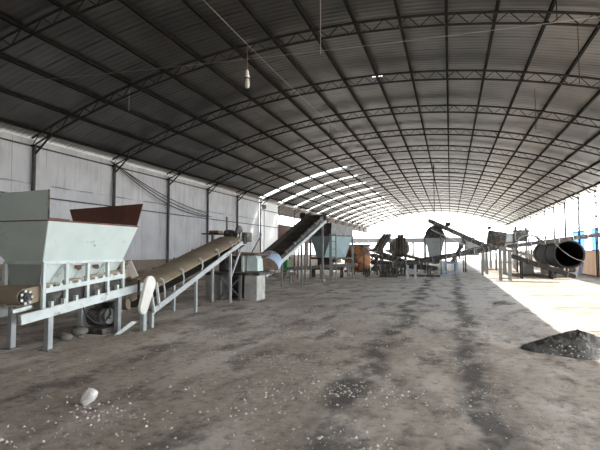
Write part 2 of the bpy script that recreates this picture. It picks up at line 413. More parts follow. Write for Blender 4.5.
for n, (a, b) in enumerate(strips): strip_pane(n + 1, -13.6, -6.85, a - .05, b + .05)
strip_pane(13, patch[0] - .04, patch[1] + .04, patch[2] - .04, patch[3] + .04)

# walls
struct(MB().box(XL - .14, XL, Y0, WY, 1.15, 5.36).build('wall_left', WALL))
struct(MB().box(XL - .24, XL + .04, Y0, 60, 0, 1.15).build('wall_left_base', BRICKL))
struct(MB().box(XL - .14, XL, WY + .42, 36.25, 1.15, 5.30).build('wall_left_end', WALL_LIT))
struct(MB().box(XL - .14, XR + .14, Y0 - .2, Y0, 0, 7.7).build('wall_rear_blocker', BRICKL))  # unseen wall added to keep light off the hopper front
struct(MB().box(XR, XR + .2, Y0, -4, 1.6, 5.4).build('wall_right_blocker', BRICKL))  # unseen closure added behind the camera to dim light on front faces
struct(MB().box(XL - .08, XL, 36.25, 80.3, 4.5, 5.40).build('trim_1', mat('brown_fascia', (.10, .08, .065), (.15, .12, .10))))
struct(MB().box(XR, XR + .22, Y0, 30.6, 0, 1.6).build('wall_right', BRICKR))
struct(MB().box(XR, XR + .22, 42.0, Y1, 0, 1.6).build('wall_right_far', BRICKR))

# roof trusses
tr = thing('roof_truss', '', 'roof truss', (XC, TY[0], 0), 'arched roof trusses')
def arc(dz, n=44, y=TY[0], inset=0):
    return [(XL + inset + (XR - XL - 2 * inset) * i / n, y, zt(XL + inset + (XR - XL - 2 * inset) * i / n) + dz) for i in range(n + 1)]
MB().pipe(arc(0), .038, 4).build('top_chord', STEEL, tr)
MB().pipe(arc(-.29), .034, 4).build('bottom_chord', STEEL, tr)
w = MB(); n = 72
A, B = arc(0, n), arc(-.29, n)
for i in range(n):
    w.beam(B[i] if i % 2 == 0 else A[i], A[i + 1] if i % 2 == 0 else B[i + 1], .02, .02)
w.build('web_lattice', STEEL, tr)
for sx, x in ((1, XL), (-1, XR)):
    MB().beam((x + sx * .05, TY[0], 4.75), (x + sx * .85, TY[0], zt(x + sx * .85) - .29), .05, .05).build('knee_brace', STEEL, tr)
for k, y in enumerate(TY):
    t = tr if k == 0 else copy_tree(tr, (0, 4 * k, 0))
    t['label'] = ('dark steel lattice arch roof truss, %s from the camera' % ORD[k]) if k < 18 else 'dark steel lattice arch roof truss at the open far end of the shed'

# purlins
PX = [-13.2 + 1.2 * i for i in range(19)]
for i, x in enumerate(PX):
    z = zt(x) + .085
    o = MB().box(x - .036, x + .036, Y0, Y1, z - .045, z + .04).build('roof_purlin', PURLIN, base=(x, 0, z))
    tag(o, 'long dark roof purlin running the length of the shed, %s counted from the left eave' % ('first' if i == 0 else ORD[i]), 'purlin', 'roof purlins')

# left wall posts (round column, base plate, cap) and free-standing ones past the wall
post = thing('wall_post', '', 'post', (XL + .12, 8.3, 0), 'steel posts along the left side')
MB().tube((XL + .12, 8.3, 0), (XL + .12, 8.3, zt(XL + .12) - .3), .065, 10).build('column', MIDSTEEL, post, smooth=40)
MB().box(XL + .03, XL + .24, 8.15, 8.45, zt(XL) - .3, zt(XL) - .26).build('cap_plate', STEEL, post)
for k in range(19):
    p = post if k == 0 else copy_tree(post, (0, 4 * k, 0))
    if k <= 6: p['label'] = 'dark steel post against the white left wall, %s from the camera' % ORD[k]
    else: p['label'] = 'slim steel post on the open left side, %s beyond the end of the white wall' % ('first' if k == 7 else ORD[k - 7])
# right posts: two slim chords with rungs
rp = thing('lattice_post', '', 'post', (XR - .1, 8.3, 0), 'lattice posts along the open right side')
for dy in (-.16, .16): MB().tube((XR - .1, 8.3 + dy, 0), (XR - .1, 8.3 + dy, zt(XR - .1) - .25), .035, 6).build('chord', STEEL, rp)
for z in (1.9, 2.7, 3.5, 4.3, 5.0): MB().beam((XR - .1, 8.14, z), (XR - .1, 8.46, z + .25), .025, .025).build('lacing_bar', STEEL, rp)
for k in range(19):
    p = rp if k == 0 else copy_tree(rp, (0, 4 * k, 0))
    p['label'] = 'slim double-chord lattice post on the open right side, %s from the camera' % ORD[k]
# girts
for x, z, a, b, lab in ((XL + .06, 3.42, Y0, 60, 'thin steel rail along the white left wall at mid height'), (XL + .06, 5.12, Y0, WY, 'thin steel rail along the top of the white left wall'),
                   (XL + .06, 4.62, WY, 80, 'thin steel rail on the left just past the end of the white wall, upper one'),
                   (XR - .02, 3.1, 30, 46, 'thin steel rail joining the right posts at mid height'), ):
    tag(MB().box(x - .025, x + .025, a, b, z - .022, z + .022).build('side_rail', MIDSTEEL, base=(x, (a + b) / 2, z)), lab, 'rail')

# ------------------------------------------------------------------ generic belt conveyor
def sidevec(d): return V((d.y, -d.x, 0)).normalized()
def conveyor(name, label, tail, head, width, belt, frame, legs=(), r=.13, idlers=6, depth=.14, group=None, rollmat=None, legw=.09, lower=False, base=None, lowmat=None):
    tail, head = V(tail), V(head); d = (head - tail).normalized(); s = sidevec(d); u = s.cross(d); Ln = (head - tail).length
    if u.z < 0: u = -u
    root = thing(name, label, 'conveyor', base or (tail.x, tail.y, 0), group)
    # belt: closed loop around two pulleys
    prof = []
    for k in range(7):
        a = math.pi / 2 + math.pi * k / 6; prof.append(tail + d * math.cos(a) * r + u * math.sin(a) * r)
    for k in range(7):
        a = -math.pi / 2 + math.pi * k / 6; prof.append(head + d * math.cos(a) * r + u * math.sin(a) * r)
    MB().poly_prism([p - s * width / 2 for p in prof], s * width).build('belt', belt, root, smooth=40)
    for sg in (-1, 1):
        o = s * sg * (width / 2 + .05)
        MB().beam(tail + o, head + o, .05, depth, u).build('side_beam', frame, root)
        if lower:
            MB().beam(tail + o + d * .3 - u * .48, head + o - d * .3 - u * .48, .045, .08, u).build('lower_beam', lowmat or frame, root)
    if lower:
        w = MB(); n = max(4, int(Ln / .8))
        for sg in (-1, 1):
            o = s * sg * (width / 2 + .05)
            for i in range(n):
                a, b = (i + .15) / n, (i + .85) / n
                w.beam(lerp(tail, head, a) + o - u * (.48 if i % 2 else .06), lerp(tail, head, b) + o - u * (.06 if i % 2 else .48), .03, .03)
        w.build('bracing', frame, root)
    for nm, c in (('head_pulley', head), ('tail_pulley', tail)):
        MB().tube(c - s * (width / 2 + .07), c + s * (width / 2 + .07), r * .45, 12).build(nm, rollmat or DSTEEL, root, smooth=40)
    for i in range(idlers):
        c = lerp(tail, head, (i + .6) / (idlers + .2))
        m = MB(); m.tube(c + u * (r + .015) * -1 - s * (width / 2 + .1), c - u * (r + .015) + s * (width / 2 + .1), .035, 8)
        for sg in (-1, 1): m.beam(c + s * sg * (width / 2 + .09) - u * r, c + s * sg * (width / 2 + .12) + u * (r + .07), .03, .05)
        m.build('idler', rollmat or GSTEEL, root)
    for t in legs:
        c = lerp(tail, head, t)
        for sg in (-1, 1):
            q = c + s * sg * (width / 2 + .05) - u * (.02)
            MB().beam((q.x, q.y, 0), (q.x, q.y, q.z), legw, legw).build('leg', frame, root)
        a = c - s * (width / 2 + .05); b = c + s * (width / 2 + .05)
        MB().beam((a.x, a.y, c.z * .45), (b.x, b.y, c.z * .45), .05, .05).build('crossbar', frame, root)
    return root

def motor(name, label, c, axis=(1, 0, 0), r=.13, ln=.32, root=None, m=DSTEEL):
    c = V(c); ax = V(axis).normalized()
    if root is None: root = thing(name, label, 'motor', (c.x, c.y, c.z - r - .04)); ret = root
    else: ret = o = None
    b = MB(); b.lathe(c - ax * ln / 2, ax, [(0, r * .7), (.03, r), (ln - .05, r), (ln, r * .8)], 16); body = b.build('motor_body', m, root, smooth=40)
    f = MB()
    for i in range(5): f.lathe(c - ax * ln / 2 + ax * (.06 + .045 * i), ax, [(0, r * 1.1), (.014, r * 1.1)], 16)
    f.build('cooling_fins', m, body)
    MB().lathe(c + ax * ln / 2, ax, [(0, .03), (.09, .03), (.091, .075), (.13, .075)], 14).build('drive_pulley', GSTEEL, body)
    MB().box(c.x - .12, c.x + .12, c.y - .12, c.y + .12, c.z - r - .04, c.z - r + .02).build('mount_foot', m, body)
    return ret

# ------------------------------------------------------------------ feed hopper, left foreground
hp = thing('feed_hopper', 'mint green feed hopper on legs in the left foreground with a belt under it', 'hopper', (-6.45, 6.6, 0))
T = [(-7.35, 5.57, 2.05), (-5.75, 5.57, 2.05), (-5.75, 7.70, 2.05), (-7.35, 7.70, 2.05)]
Bt = [(-6.85, 5.84, 1.39), (-6.12, 5.84, 1.39), (-6.12, 7.72, 1.39), (-6.85, 7.72, 1.39)]
MB().shell(T, Bt, .012).build('bin', MINT, hp)
rim = MB()
for i in range(4): rim.beam(T[i], T[(i + 1) % 4], .03, .025)
rim.build('rim', BROWN, hp, 'rusty brown rim edge')
MB().plate([(-7.5, 5.56, 2.055), (-5.74, 5.56, 2.055), (-5.68, 5.50, 2.50), (-7.6, 5.50, 2.46)], .012).build('front_extension_panel', MINT, hp)
MB().beam((-5.735, 5.56, 2.06), (-5.68, 5.50, 2.50), .025, .025).build('panel_edge', DSTEEL, hp)
MB().plate([(-7.31, 7.70, 2.19), (-5.77, 7.70, 2.07), (-5.70, 7.78, 2.50), (-7.46, 7.76, 2.43)], .012).build('rear_extension_panel', BROWN, hp, 'red-brown flared panel at the far end')
MB().plate([(-7.35, 5.6, 2.05), (-7.35, 7.68, 2.05), (-7.38, 7.68, 2.22), (-7.38, 5.6, 2.26)], .012).build('side_extension_panel', RUST, hp, 'brown rusty side panel')
# chute box below the bin
MB().plate([(-6.85, 5.85, 1.39), (-6.13, 5.85, 1.39), (-6.20, 5.87, .99), (-6.80, 5.87, .99)], .012).build('front_chute_panel', GREYP, hp)  # darker than the mint sides: shade painted into the front face
MB().plate([(-6.13, 5.86, 1.39), (-6.13, 7.72, 1.39), (-6.34, 7.72, 1.10), (-6.34, 5.86, .98)], .012).build('side_chute_panel', MINT, hp)
MB().plate([(-6.85, 5.86, 1.39), (-6.85, 7.72, 1.39), (-6.68, 7.72, 1.10), (-6.68, 5.86, .98)], .012).build('side_chute_panel', MINT, hp)
UY = [5.85, 6.31, 6.79, 7.30, 7.73]
zb = lambda y: .56 + (y - 5.44) * .098
for y in UY:
    MB().box(-6.125, -6.075, y - .028, y + .028, zb(y) + .08, 1.40).build('upright', PALE, hp)
    MB().box(-6.915, -6.865, y - .028, y + .028, zb(y) + .08, 1.40).build('upright', PALE, hp)
for y in UY[1:4]:
    MB().plate([(-6.13, y - .06, 1.36), (-6.135, y - .05, 1.05), (-6.30, y - .16, 1.05)], .012).build('gusset', PALE, hp)
MB().beam((-6.1, 5.83, 1.395), (-6.1, 7.75, 1.395), .05, .04).build('top_rail', PALE, hp)
MB().beam((-6.9, 5.84, 1.395), (-6.08, 5.84, 1.395), .04, .045).build('front_rail', PALE, hp)
MB().beam((-6.09, 5.86, .955), (-6.09, 7.77, 1.10), .04, .075).build('skirt_rail', PALE, hp)
MB().beam((-6.91, 5.86, .955), (-6.91, 7.77, 1.10), .04, .075).build('skirt_rail', PALE, hp)
for yc in (6.62, 7.05):
    m = MB(); m.lathe((-6.165, yc, 1.315), (1, 0, .7), [(0, .075), (.015, .075)], 7); m.build('rust_patch', BROWN, hp, 'dark rusted-through patch on the pale chute')
for i in range(9):
    y = 5.98 + .2 * i; MB().tube((-6.2, y, 1.0 + (y - 5.86) * .075), (-6.07, y, 1.005 + (y - 5.86) * .075), .035, 10).build('idler_bearing', PALE, hp, smooth=40)
MB().beam((-6.1, 5.44, .56), (-6.1, 8.35, .845), .06, .15).build('side_beam', PALE, hp)
MB().beam((-6.9, 5.44, .56), (-6.9, 8.35, .845), .06, .15).build('side_beam', PALE, hp)
for i in range(7):
    y = 6.02 + .26 * i; MB().box(-6.15, -6.08, y - .025, y + .025, zb(y) + .06, zb(y) + .16).build('roller_bracket', PALE, hp)
MB().box(-6.17, -6.155, 5.9, 8.1, .62, 1.03).build('dark_side_plate', DSTEEL, hp)  # plate added to darken the gap between rail and beam
for (x, y) in ((-6.17, 6.04), (-6.19, 7.72), (-6.84, 5.95), (-6.84, 7.48)):
    l = MB().box(x - .048, x + .048, y - .048, y + .048, .012, zb(y) + .06).build('leg', LSTEEL, hp, bevel=.008)
    MB().box(x - .1, x + .1, y - .1, y + .1, 0, .012).build('base_plate', GSTEEL, l)
# belt of the feeder
tl, hd = V((-6.5, 5.56, .885)), V((-6.5, 8.15, 1.16)); d = (hd - tl).normalized(); u = V((1, 0, 0)).cross(d); u = u if u.z > 0 else -u; r = .125
prof = [tl + d * math.cos(math.pi / 2 + math.pi * k / 10) * r + u * math.sin(math.pi / 2 + math.pi * k / 10) * r for k in range(11)] + \
       [hd + d * math.cos(-math.pi / 2 + math.pi * k / 10) * r * .7 + u * math.sin(-math.pi / 2 + math.pi * k / 10) * r * .7 for k in range(11)]
MB().poly_prism([p + V((-.335, 0, 0)) for p in prof], (.67, 0, 0)).build('belt', BELT, hp, smooth=50)
ax = MB().tube((-6.96, 5.56, .885), (-6.07, 5.56, .885), .028, 10).build('tail_shaft', DSTEEL, hp)
g = MB(); g.lathe((-6.15, 5.56, .885), (1, 0, 0), [(0, .115), (.03, .115), (.031, .06), (.06, .06)], 16); g.build('tail_bearing', DSTEEL, ax, smooth=40)
for k in range(7):
    a = 2 * math.pi * k / 7; MB().box(-6.13, -6.105, 5.56 + .095 * math.cos(a) - .018, 5.56 + .095 * math.cos(a) + .018, .885 + .095 * math.sin(a) - .018, .885 + .095 * math.sin(a) + .018).build('pulley_bar', PALE, ax)
MB().beam((-6.1, 5.3, .70), (-6.1, 5.62, .74), .05, .05).build('take_up_bracket', PALE, hp)
MB().plate([(-6.25, 7.98, 1.32), (-6.10, 7.98, 1.39), (-5.96, 8.02, 1.08), (-6.11, 8.02, 1.02)], .015).build('deflector_plate', WHITE, hp, 'white tilted deflector plate')
MB().plate([(-6.38, 7.9, 1.12), (-6.12, 7.95, 1.35), (-6.12, 7.78, 1.35), (-6.38, 7.76, 1.12)], .012).build('discharge_cheek', RUST, hp)
# hydraulic hose hanging from the beam
tag(MB().pipe([(-6.35, 6.95, .62), (-6.30, 7.0, .42), (-6.22, 7.12, .28), (-6.18, 7.3, .22), (-6.22, 7.55, .36), (-6.3, 7.62, .5)], .016).build('rubber_hose', BLACK, base=(-6.25, 7.3, .3)), 'dark hose looping down between the legs of the mint feed hopper', 'hose')

# drive unit under the hopper discharge
mt = thing('drive_unit', 'grimy motor and gearbox on the ground under the hopper discharge', 'motor', (-6.5, 7.7, 0))
MB().box(-6.76, -6.28, 7.40, 7.98, .0, .10).build('skid', DSTEEL, mt)
MB().lathe((-6.72, 7.6, .30), (1, 0, 0), [(0, .12), (.03, .17), (.34, .17), (.38, .1)], 16).build('motor_body', DSTEEL, mt, smooth=40)
MB().box(-6.62, -6.34, 7.76, 7.98, .10, .56).build('gearbox', DSTEEL, mt, bevel=.03)
MB().lathe((-6.34, 7.62, .32), (1, 0, 0), [(0, .15), (.05, .15), (.051, .05), (.09, .05)], 18).build('drive_pulley', GSTEEL, mt, smooth=40)
tag(MB().plate([(-6.02, 7.42, .01), (-5.95, 7.50, .01), (-5.82, 7.80, .20), (-5.88, 7.74, .22)], .05).build('angled_bracket', PALE, base=(-5.95, 7.6, 0)), 'loose pale steel bracket leaning on the ground below the oval guard', 'bracket')
for i, (x, y, s_) in enumerate(((-6.62, 7.2, .16), (-6.5, 6.75, .12), (-6.72, 6.9, .1), (-6.4, 7.0, .08))):
    m = MB(); bmesh.ops.create_icosphere(m.bm, subdivisions=2, radius=s_)
    for v in m.bm.verts: v.co = V((v.co.x * random.uniform(.85, 1.1), v.co.y * random.uniform(.85, 1.1), v.co.z * .6)) + V((x, y, s_ * .5))
    tag(m.build('spoil_clod', SOIL, base=(x, y, 0), smooth=60), 'dark clod of spilled soil under the mint feed hopper', 'clod', 'soil clods under the feed hopper')

# ------------------------------------------------------------------ first inclined conveyor (tan belt)
c1 = thing('belt_conveyor', 'inclined conveyor with a dusty tan belt rising from the mint feed hopper', 'conveyor', (-6.5, 8.2, 0))
zc = lambda y: .74 + (y - 8.45) * .252
prof = []
ta, he = V((-6.55, 8.15, .60)), V((-6.55, 13.75, 1.90))
def trough(y, dz=0):
    z = zc(y) + dz; k = min(1, max(0, (13.6 - y) / 1.2)) * .06
    return [(-6.92, y, z + .03), (-6.72, y, z + .04), (-6.45, y, z + .02), (-6.26, y, z - .2 * k), (-6.15, y, z - .01 - 1.1 * k)]
b = MB(); yy = [8.10 + .48 * i for i in range(12)]; rows = []
for y in yy:
    rows.append(([b.bm.verts.new(p) for p in trough(y)], [b.bm.verts.new((p[0], p[1], p[2] - .02)) for p in trough(y)]))
for i in range(len(rows) - 1):
    for j in range(4):
        b.bm.faces.new((rows[i][0][j], rows[i][0][j + 1], rows[i + 1][0][j + 1], rows[i + 1][0][j])); b.bm.faces.new((rows[i][1][j], rows[i + 1][1][j], rows[i + 1][1][j + 1], rows[i][1][j + 1]))
    for j in (0, 4): b.bm.faces.new((rows[i][0][j], rows[i + 1][0][j], rows[i + 1][1][j], rows[i][1][j]))
for e in (0, -1):
    for j in range(4): b.bm.faces.new((rows[e][0][j], rows[e][0][j + 1], rows[e][1][j + 1], rows[e][1][j]))
b.build('carrying_belt', BELT, c1, smooth=50)
MB().poly_prism([(-6.9, 8.3, .42), (-6.2, 8.3, .42), (-6.2, 13.7, 1.74), (-6.9, 13.7, 1.74)], (0, 0, .015)).build('return_belt', DBELT, c1)
wr = MB(); pw = []
for k in range(11):
    a = math.pi / 2 + math.pi * k / 10; pw.append((-6.90, 8.14 + .155 * math.cos(a), .54 + .16 * math.sin(a)))
wr.poly_prism(pw, (.68, 0, 0)); wr.build('tail_pulley', BELT, c1, smooth=50)
MB().tube((-6.92, 13.72, 1.92), (-6.18, 13.72, 1.92), .13, 18).build('head_pulley', DSTEEL, c1, smooth=50)
for x, nm in ((-6.12, 1), (-6.98, 0)):
    MB().beam((x + .02, 8.72, .29), (x - .16 if nm else x, 13.95, 1.94), .05, .125).build('side_beam', LSTEEL, c1)
    for y in (9.15, 9.95, 10.85, 11.75, 12.6):
        zf = .29 + (y - 8.72) * .3155
        sg = 1 if nm else -1; xx = -6.19 if nm else -6.91; xb = x - (y - 8.72) * .03 * nm
        MB().pipe([(xx, y - .06, zc(y) + .05), (xx + sg * .045, y, zc(y) + .01), (xx + sg * .06, y + .05, zc(y) * .6 + zf * .4), (xb, y + .06, zf + .04)], .022).build('idler_bracket', LSTEEL if nm else GSTEEL, c1)
for y in (9.15, 9.95, 10.85, 11.75, 12.6): MB().tube((-6.9, y, zc(y) - .06), (-6.2, y, zc(y) - .06), .035, 8).build('idler', GSTEEL, c1)
for i, (x, y, z, w_) in enumerate(((-5.83, 8.02, .42, .1), (-5.90, 8.40, .30, .075), (-6.28, 10.82, .92, .068), (-6.36, 12.98, 1.60, .068), (-6.95, 10.85, .92, .068), (-6.97, 12.98, 1.60, .068), (-7.0, 8.1, .6, .09))):
    l = MB().box(x - w_ / 2, x + w_ / 2, y - w_ / 2, y + w_ / 2, 0, z).build('leg', LSTEEL, c1)
MB().beam((-6.36, 13.0, .75), (-6.3, 13.75, 1.84), .05, .05).build('leg_brace', LSTEEL, c1)
for q in ((-6.06, 8.72, .28), (-6.09, 8.95, .35)): MB().beam((q[0], q[1], q[2]), (-6.16, q[1] - .02, zc(q[1]) + .02), .05, .05).build('tail_strut', PALE, c1)
# oval chain guard
gd = MB(); a0, a1 = V((-5.80, 8.13, .93)), V((-5.80, 7.92, .46)); dd = (a1 - a0).normalized(); nn = V((0, -dd.z, dd.y)); pts = []
for k in range(13):
    a = math.pi * k / 12; pts.append(a0 + nn * math.cos(a) * .16 - dd * math.sin(a) * .15)
for k in range(13):
    a = math.pi * k / 12; pts.append(a1 - nn * math.cos(a) * .125 + dd * math.sin(a) * .12)
gd.poly_prism(pts, (.07, 0, 0)).build('chain_guard', WHITE, c1, 'white oval chain guard at the tail', bevel=.012)
MB().plate([(-5.86, 7.86, 1.015), (-6.9, 7.98, 1.0), (-6.92, 9.6, 1.13), (-6.16, 8.80, 1.02)], .02).build('tail_cover', RUST, c1, 'flat rusty cover plate over the tail')
for q in ((-6.0, 8.1, 1.0), (-6.88, 8.15, 1.0), (-6.88, 9.1, 1.07)): MB().box(q[0] - .02, q[0] + .02, q[1] - .02, q[1] + .02, .6, q[2]).build('cover_post', DSTEEL, c1)
# head drive
hdv = motor('drive_motor', '', (-6.78, 13.75, 2.12), (1, 0, 0), .12, .34, root=c1)
MB().lathe((-6.52, 13.85, 2.19), (1, 0, 0), [(0, .05), (.0, .20), (.07, .20), (.07, .05)], 22).build('drive_wheel', DSTEEL, c1, smooth=40)
MB().box(-6.42, -6.14, 13.7, 14.1, 1.86, 2.16).build('gearbox', DSTEEL, c1, bevel=.02)
MB().beam((-6.28, 13.2, 1.80), (-6.34, 13.5, 2.1), .04, .04).build('head_strut', PALE, c1)
MB().beam((-6.28, 13.45, 1.85), (-6.34, 13.72, 2.15), .04, .04).build('head_strut', PALE, c1)
pf = thing('motor_platform', 'dark plate on a slim pole beside the head of the tan belt conveyor', 'platform', (-7.25, 13.75, 0))
MB().box(-7.62, -7.0, 13.45, 14.1, 2.10, 2.14).build('deck', DSTEEL, pf)
MB().box(-7.30, -7.22, 13.50, 13.58, 0, 2.10).build('pole', GSTEEL, pf)
MB().box(-7.45, -7.1, 13.6, 13.95, 2.14, 2.23).build('cover_box', RUST, pf, bevel=.02)
tag(MB().tube((-7.62, 15.4, 0), (-7.70, 15.4, 2.80), .045, 8).build('conduit_pole', GSTEEL, base=(-7.65, 15.2, 0)), 'thin grey conduit pole behind the head of the tan belt conveyor', 'pole')

# ------------------------------------------------------------------ crusher on concrete blocks
tag(MB().box(-6.25, -5.80, 13.73, 14.42, 0, .80).build('concrete_block', CONC, base=(-6, 14, 0), bevel=.02), 'pale concrete block carrying the right end of the crusher platform', 'block')
tag(MB().box(-7.62, -7.12, 13.75, 14.4, 0, .80).build('concrete_block', CONC, base=(-7.4, 14, 0), bevel=.02), 'pale concrete block carrying the left end of the crusher platform', 'block')
cr = thing('crusher', 'dark crusher on a flat platform under the head of the tan belt conveyor', 'crusher', (-6.7, 14.3, .8))
MB().box(-7.7, -5.68, 13.62, 15.0, .80, .885).build('platform', DSTEEL, cr)
MB().box(-7.35, -6.58, 14.15, 15.0, .885, 1.42).build('housing', DSTEEL, cr, bevel=.02)
MB().plate([(-7.5, 14.0, 1.50), (-6.0, 14.0, 1.43), (-5.95, 15.0, 1.46), (-7.5, 15.0, 1.55)], .03).build('cover_plate', RUST, cr, 'flat rusty top plate')
MB().box(-6.52, -6.47, 14.1, 14.7, .885, 1.42).build('side_plate', GREYP, cr)
ch = MB(); ch.poly_prism([(-6.42, 14.3, .9), (-6.02, 14.3, .9), (-6.02, 14.3, 1.30), (-6.12, 14.3, 1.40), (-6.42, 14.3, 1.38)], (0, .5, 0)); ch.build('discharge_box', MINT, cr, 'mint painted discharge box', bevel=.01)
MB().lathe((-6.9, 14.02, 1.12), (0, 1, 0), [(0, .05), (0, .2), (.08, .2), (.08, .05)], 20).build('flywheel', DSTEEL, cr, smooth=40)
lg = MB()
for p, q in (((-7.1, 13.7, .06), (-6.32, 13.7, .76)), ((-7.1, 13.7, .76), (-6.32, 13.7, .06))): MB().beam(p, q, .05, .05).build('cross_brace', GSTEEL, cr)
MB().box(-6.9, -6.4, 14.2, 14.9, .25, .80).build('lower_chute', DSTEEL, cr)
for x in (-7.05, -6.36): MB().box(x - .04, x + .04, 13.66, 13.74, 0, .80).build('leg', GSTEEL, cr)
tag(MB().box(-7.05, -6.4, 14.5, 15.3, 0, .22).build('collecting_tray', DSTEEL, base=(-6.7, 14.9, 0)), 'low dark tray on the ground between the two concrete blocks', 'tray')

# ------------------------------------------------------------------ second inclined conveyor (dark belt)
c2 = thing('belt_conveyor', 'steep conveyor with a dark belt rising from the crusher to the grey-teal hopper', 'conveyor', (-6.5, 15.2, 0))
z2 = lambda y: 1.02 + (y - 15.8) * .318
bl = MB(); ya, yb = 15.2, 23.3
bl.poly_prism([(-6.98, ya, z2(ya) + .10), (-6.80, ya, z2(ya)), (-6.3, ya, z2(ya)), (-6.10, ya, z2(ya) + .08), (-6.10, ya, z2(ya) + .05), (-6.3, ya, z2(ya) - .03), (-6.8, ya, z2(ya) - .03), (-6.98, ya, z2(ya) + .07)], (0, yb - ya, z2(yb) - z2(ya)))
bl.build('carrying_belt', DBELT, c2)
MB().poly_prism([(-6.9, ya, z2(ya) - .30), (-6.2, ya, z2(ya) - .30), (-6.2, yb, z2(yb) - .26), (-6.9, yb, z2(yb) - .26)], (0, 0, .015)).build('return_belt', DBELT, c2)
MB().plate([(-6.08, ya + .3, z2(ya + .3) - .30), (-6.08, yb - .4, z2(yb - .4) - .20), (-6.08, yb - .4, z2(yb - .4) + .04), (-6.08, ya + .3, z2(ya + .3) + .04)], .012).build('dark_side_plate', DSTEEL, c2)
for x in (-6.0, -7.0): MB().beam((x, 14.95, .72), (x, 23.1, 3.06), .06, .13).build('side_beam', LSTEEL, c2)
for i in range(7):
    y = 16.2 + 1.02 * i
    MB().pipe([(-6.06, y - .1, z2(y) + .12), (-6.02, y, z2(y) + .02), (-6.0, y + .06, z2(y) - .18), (-6.01, y + .05, .80 + (y - 14.95) * .287)], .024).build('idler_bracket', GSTEEL, c2)
    MB().tube((-6.95, y, z2(y) - .08), (-6.1, y, z2(y) - .08), .04, 8).build('idler', GSTEEL, c2)
MB().tube((-7.0, 23.3, z2(23.3) - .14), (-6.0, 23.3, z2(23.3) - .14), .14, 16).build('head_pulley', DSTEEL, c2, smooth=40)
MB().tube((-6.95, 15.2, .80), (-6.1, 15.2, .80), .14, 16).build('tail_pulley', DSTEEL, c2, smooth=40)
for x in (-6.05, -6.95):
    MB().box(x - .04, x + .04, 19.2 - .04, 19.2 + .04, 0, 1.92).build('leg', GSTEEL, c2)
    MB().box(x - .045, x + .045, 22.6, 22.69, 0, 2.9).build('leg', GSTEEL, c2)
MB().beam((-6.95, 19.2, .75), (-6.05, 19.2, .75), .05, .05).build('crossbar', GSTEEL, c2)
MB().beam((-7.0, 15.4, 1.0), (-7.0, 17.0, 2.2), .03, .03).build('side_stay', DSTEEL, c2)
motor('m', '', (-7.25, 23.2, z2(23.2) + .02), (1, 0, 0), .12, .3, root=c2)
hd_ = MB(); ax0, ax1 = V((-6.0, 14.80, .92)), V((-6.30, 16.0, 1.15)); dv = (ax1 - ax0); sv = V((dv.y, -dv.x, 0)).normalized(); uv = sv.cross(dv.normalized()); uv = uv if uv.z > 0 else -uv
ring = []
for k in range(17):
    a = math.pi * k / 16; ring.append((math.cos(a) * .5, math.sin(a) * .44))
outer = [ax0 + sv * c + uv * q for c, q in ring]; inner = [ax0 + sv * c * .96 + uv * q * .96 for c, q in ring[::-1]]
hd_.poly_prism(outer + inner, dv); hd_.build('tail_hood', HOOD, c2, 'half-round dusty blue hood with rust streaks', smooth=40)
MB().poly_prism([p for p in outer], dv.normalized() * .015).build('hood_end_plate', RUST, c2)
# ------------------------------------------------------------------ teal hopper at the head of the dark conveyor
sh = thing('storage_hopper', 'grey-teal hopper on a steel frame at the head of the dark conveyor', 'hopper', (-5.95, 25, 0))
a = V((-5.95, 24.0, 2.36)); U_ = V((.42, .9, 0)); W_ = V((-.9, .42, 0))
Tt = [a, a + U_ * 1.9, a + U_ * 1.9 + W_ * 1.45, a + W_ * 1.45]
Bb = [V((-6.42, 24.35, 1.2)), V((-5.55, 25.7, 1.2)), V((-6.0, 25.9, 1.2)), V((-6.95, 24.75, 1.2))]
MB().shell([Tt[0], Tt[3], Tt[2], Tt[1]], [Bb[0], Bb[3], Bb[2], Bb[1]], .015).build('bin', mat('teal_grey_paint', (.26, .35, .36), (.33, .42, .43), .55, 0, 2, (.18, .16, .14), .37, 3), sh)
MB().plate([Tt[0], Tt[1], Tt[1] + V((.05, .02, .50)), Tt[0] + V((.05, -.05, .66))], .015).build('side_extension_panel', GSTEEL, sh, 'grey weathered upper side panel')
MB().plate([Tt[0], Tt[3], Tt[3] + V((-.05, -.05, .6)), Tt[0] + V((.05, -.05, .66))], .015).build('front_extension_panel', DSTEEL, sh, 'dark upper front panel')
rm = MB()
for i in range(4): rm.beam(Tt[i], Tt[(i + 1) % 4], .06, .06)
rm.build('rim', DSTEEL, sh)
for q in Tt: MB().box(q.x - .045, q.x + .045, q.y - .045, q.y + .045, 0, q.z).build('leg', GSTEEL, sh)
for i in range(4): MB().beam((Tt[i].x, Tt[i].y, 1.15), (Tt[(i + 1) % 4].x, Tt[(i + 1) % 4].y, 1.15), .06, .09).build('frame_bar', DSTEEL, sh)
MB().box(-6.45, -5.85, 24.7, 25.3, .95, 1.2).build('outlet', DSTEEL, sh)
ld = thing('ladder', 'slim dark ladder standing against the grey-teal hopper', 'ladder', (-5.75, 23.7, 0))
for x in (-5.93, -5.60): MB().box(x - .025, x + .025, 23.62, 23.66, 0, 2.45).build('rail', GSTEEL, ld)
for z in (.45, .85, 1.25, 1.65, 2.05, 2.4): MB().tube((-5.93, 23.64, z), (-5.60, 23.64, z), .016, 6).build('rung', GSTEEL, ld)
tag(MB().box(-6.38, -6.12, 23.3, 23.5, 0, .10).build('brick', CONC, base=(-6.25, 23.4, 0), bevel=.01), 'small white brick on the ground at the foot of the ladder', 'brick')
conveyor('belt_conveyor', 'low dusty conveyor running sideways under the grey-teal hopper', (-8.6, 25.05, .55), (-4.9, 25.25, .80), .6, RUST, GSTEEL, (.1, .5, .9), idlers=5, r=.09)
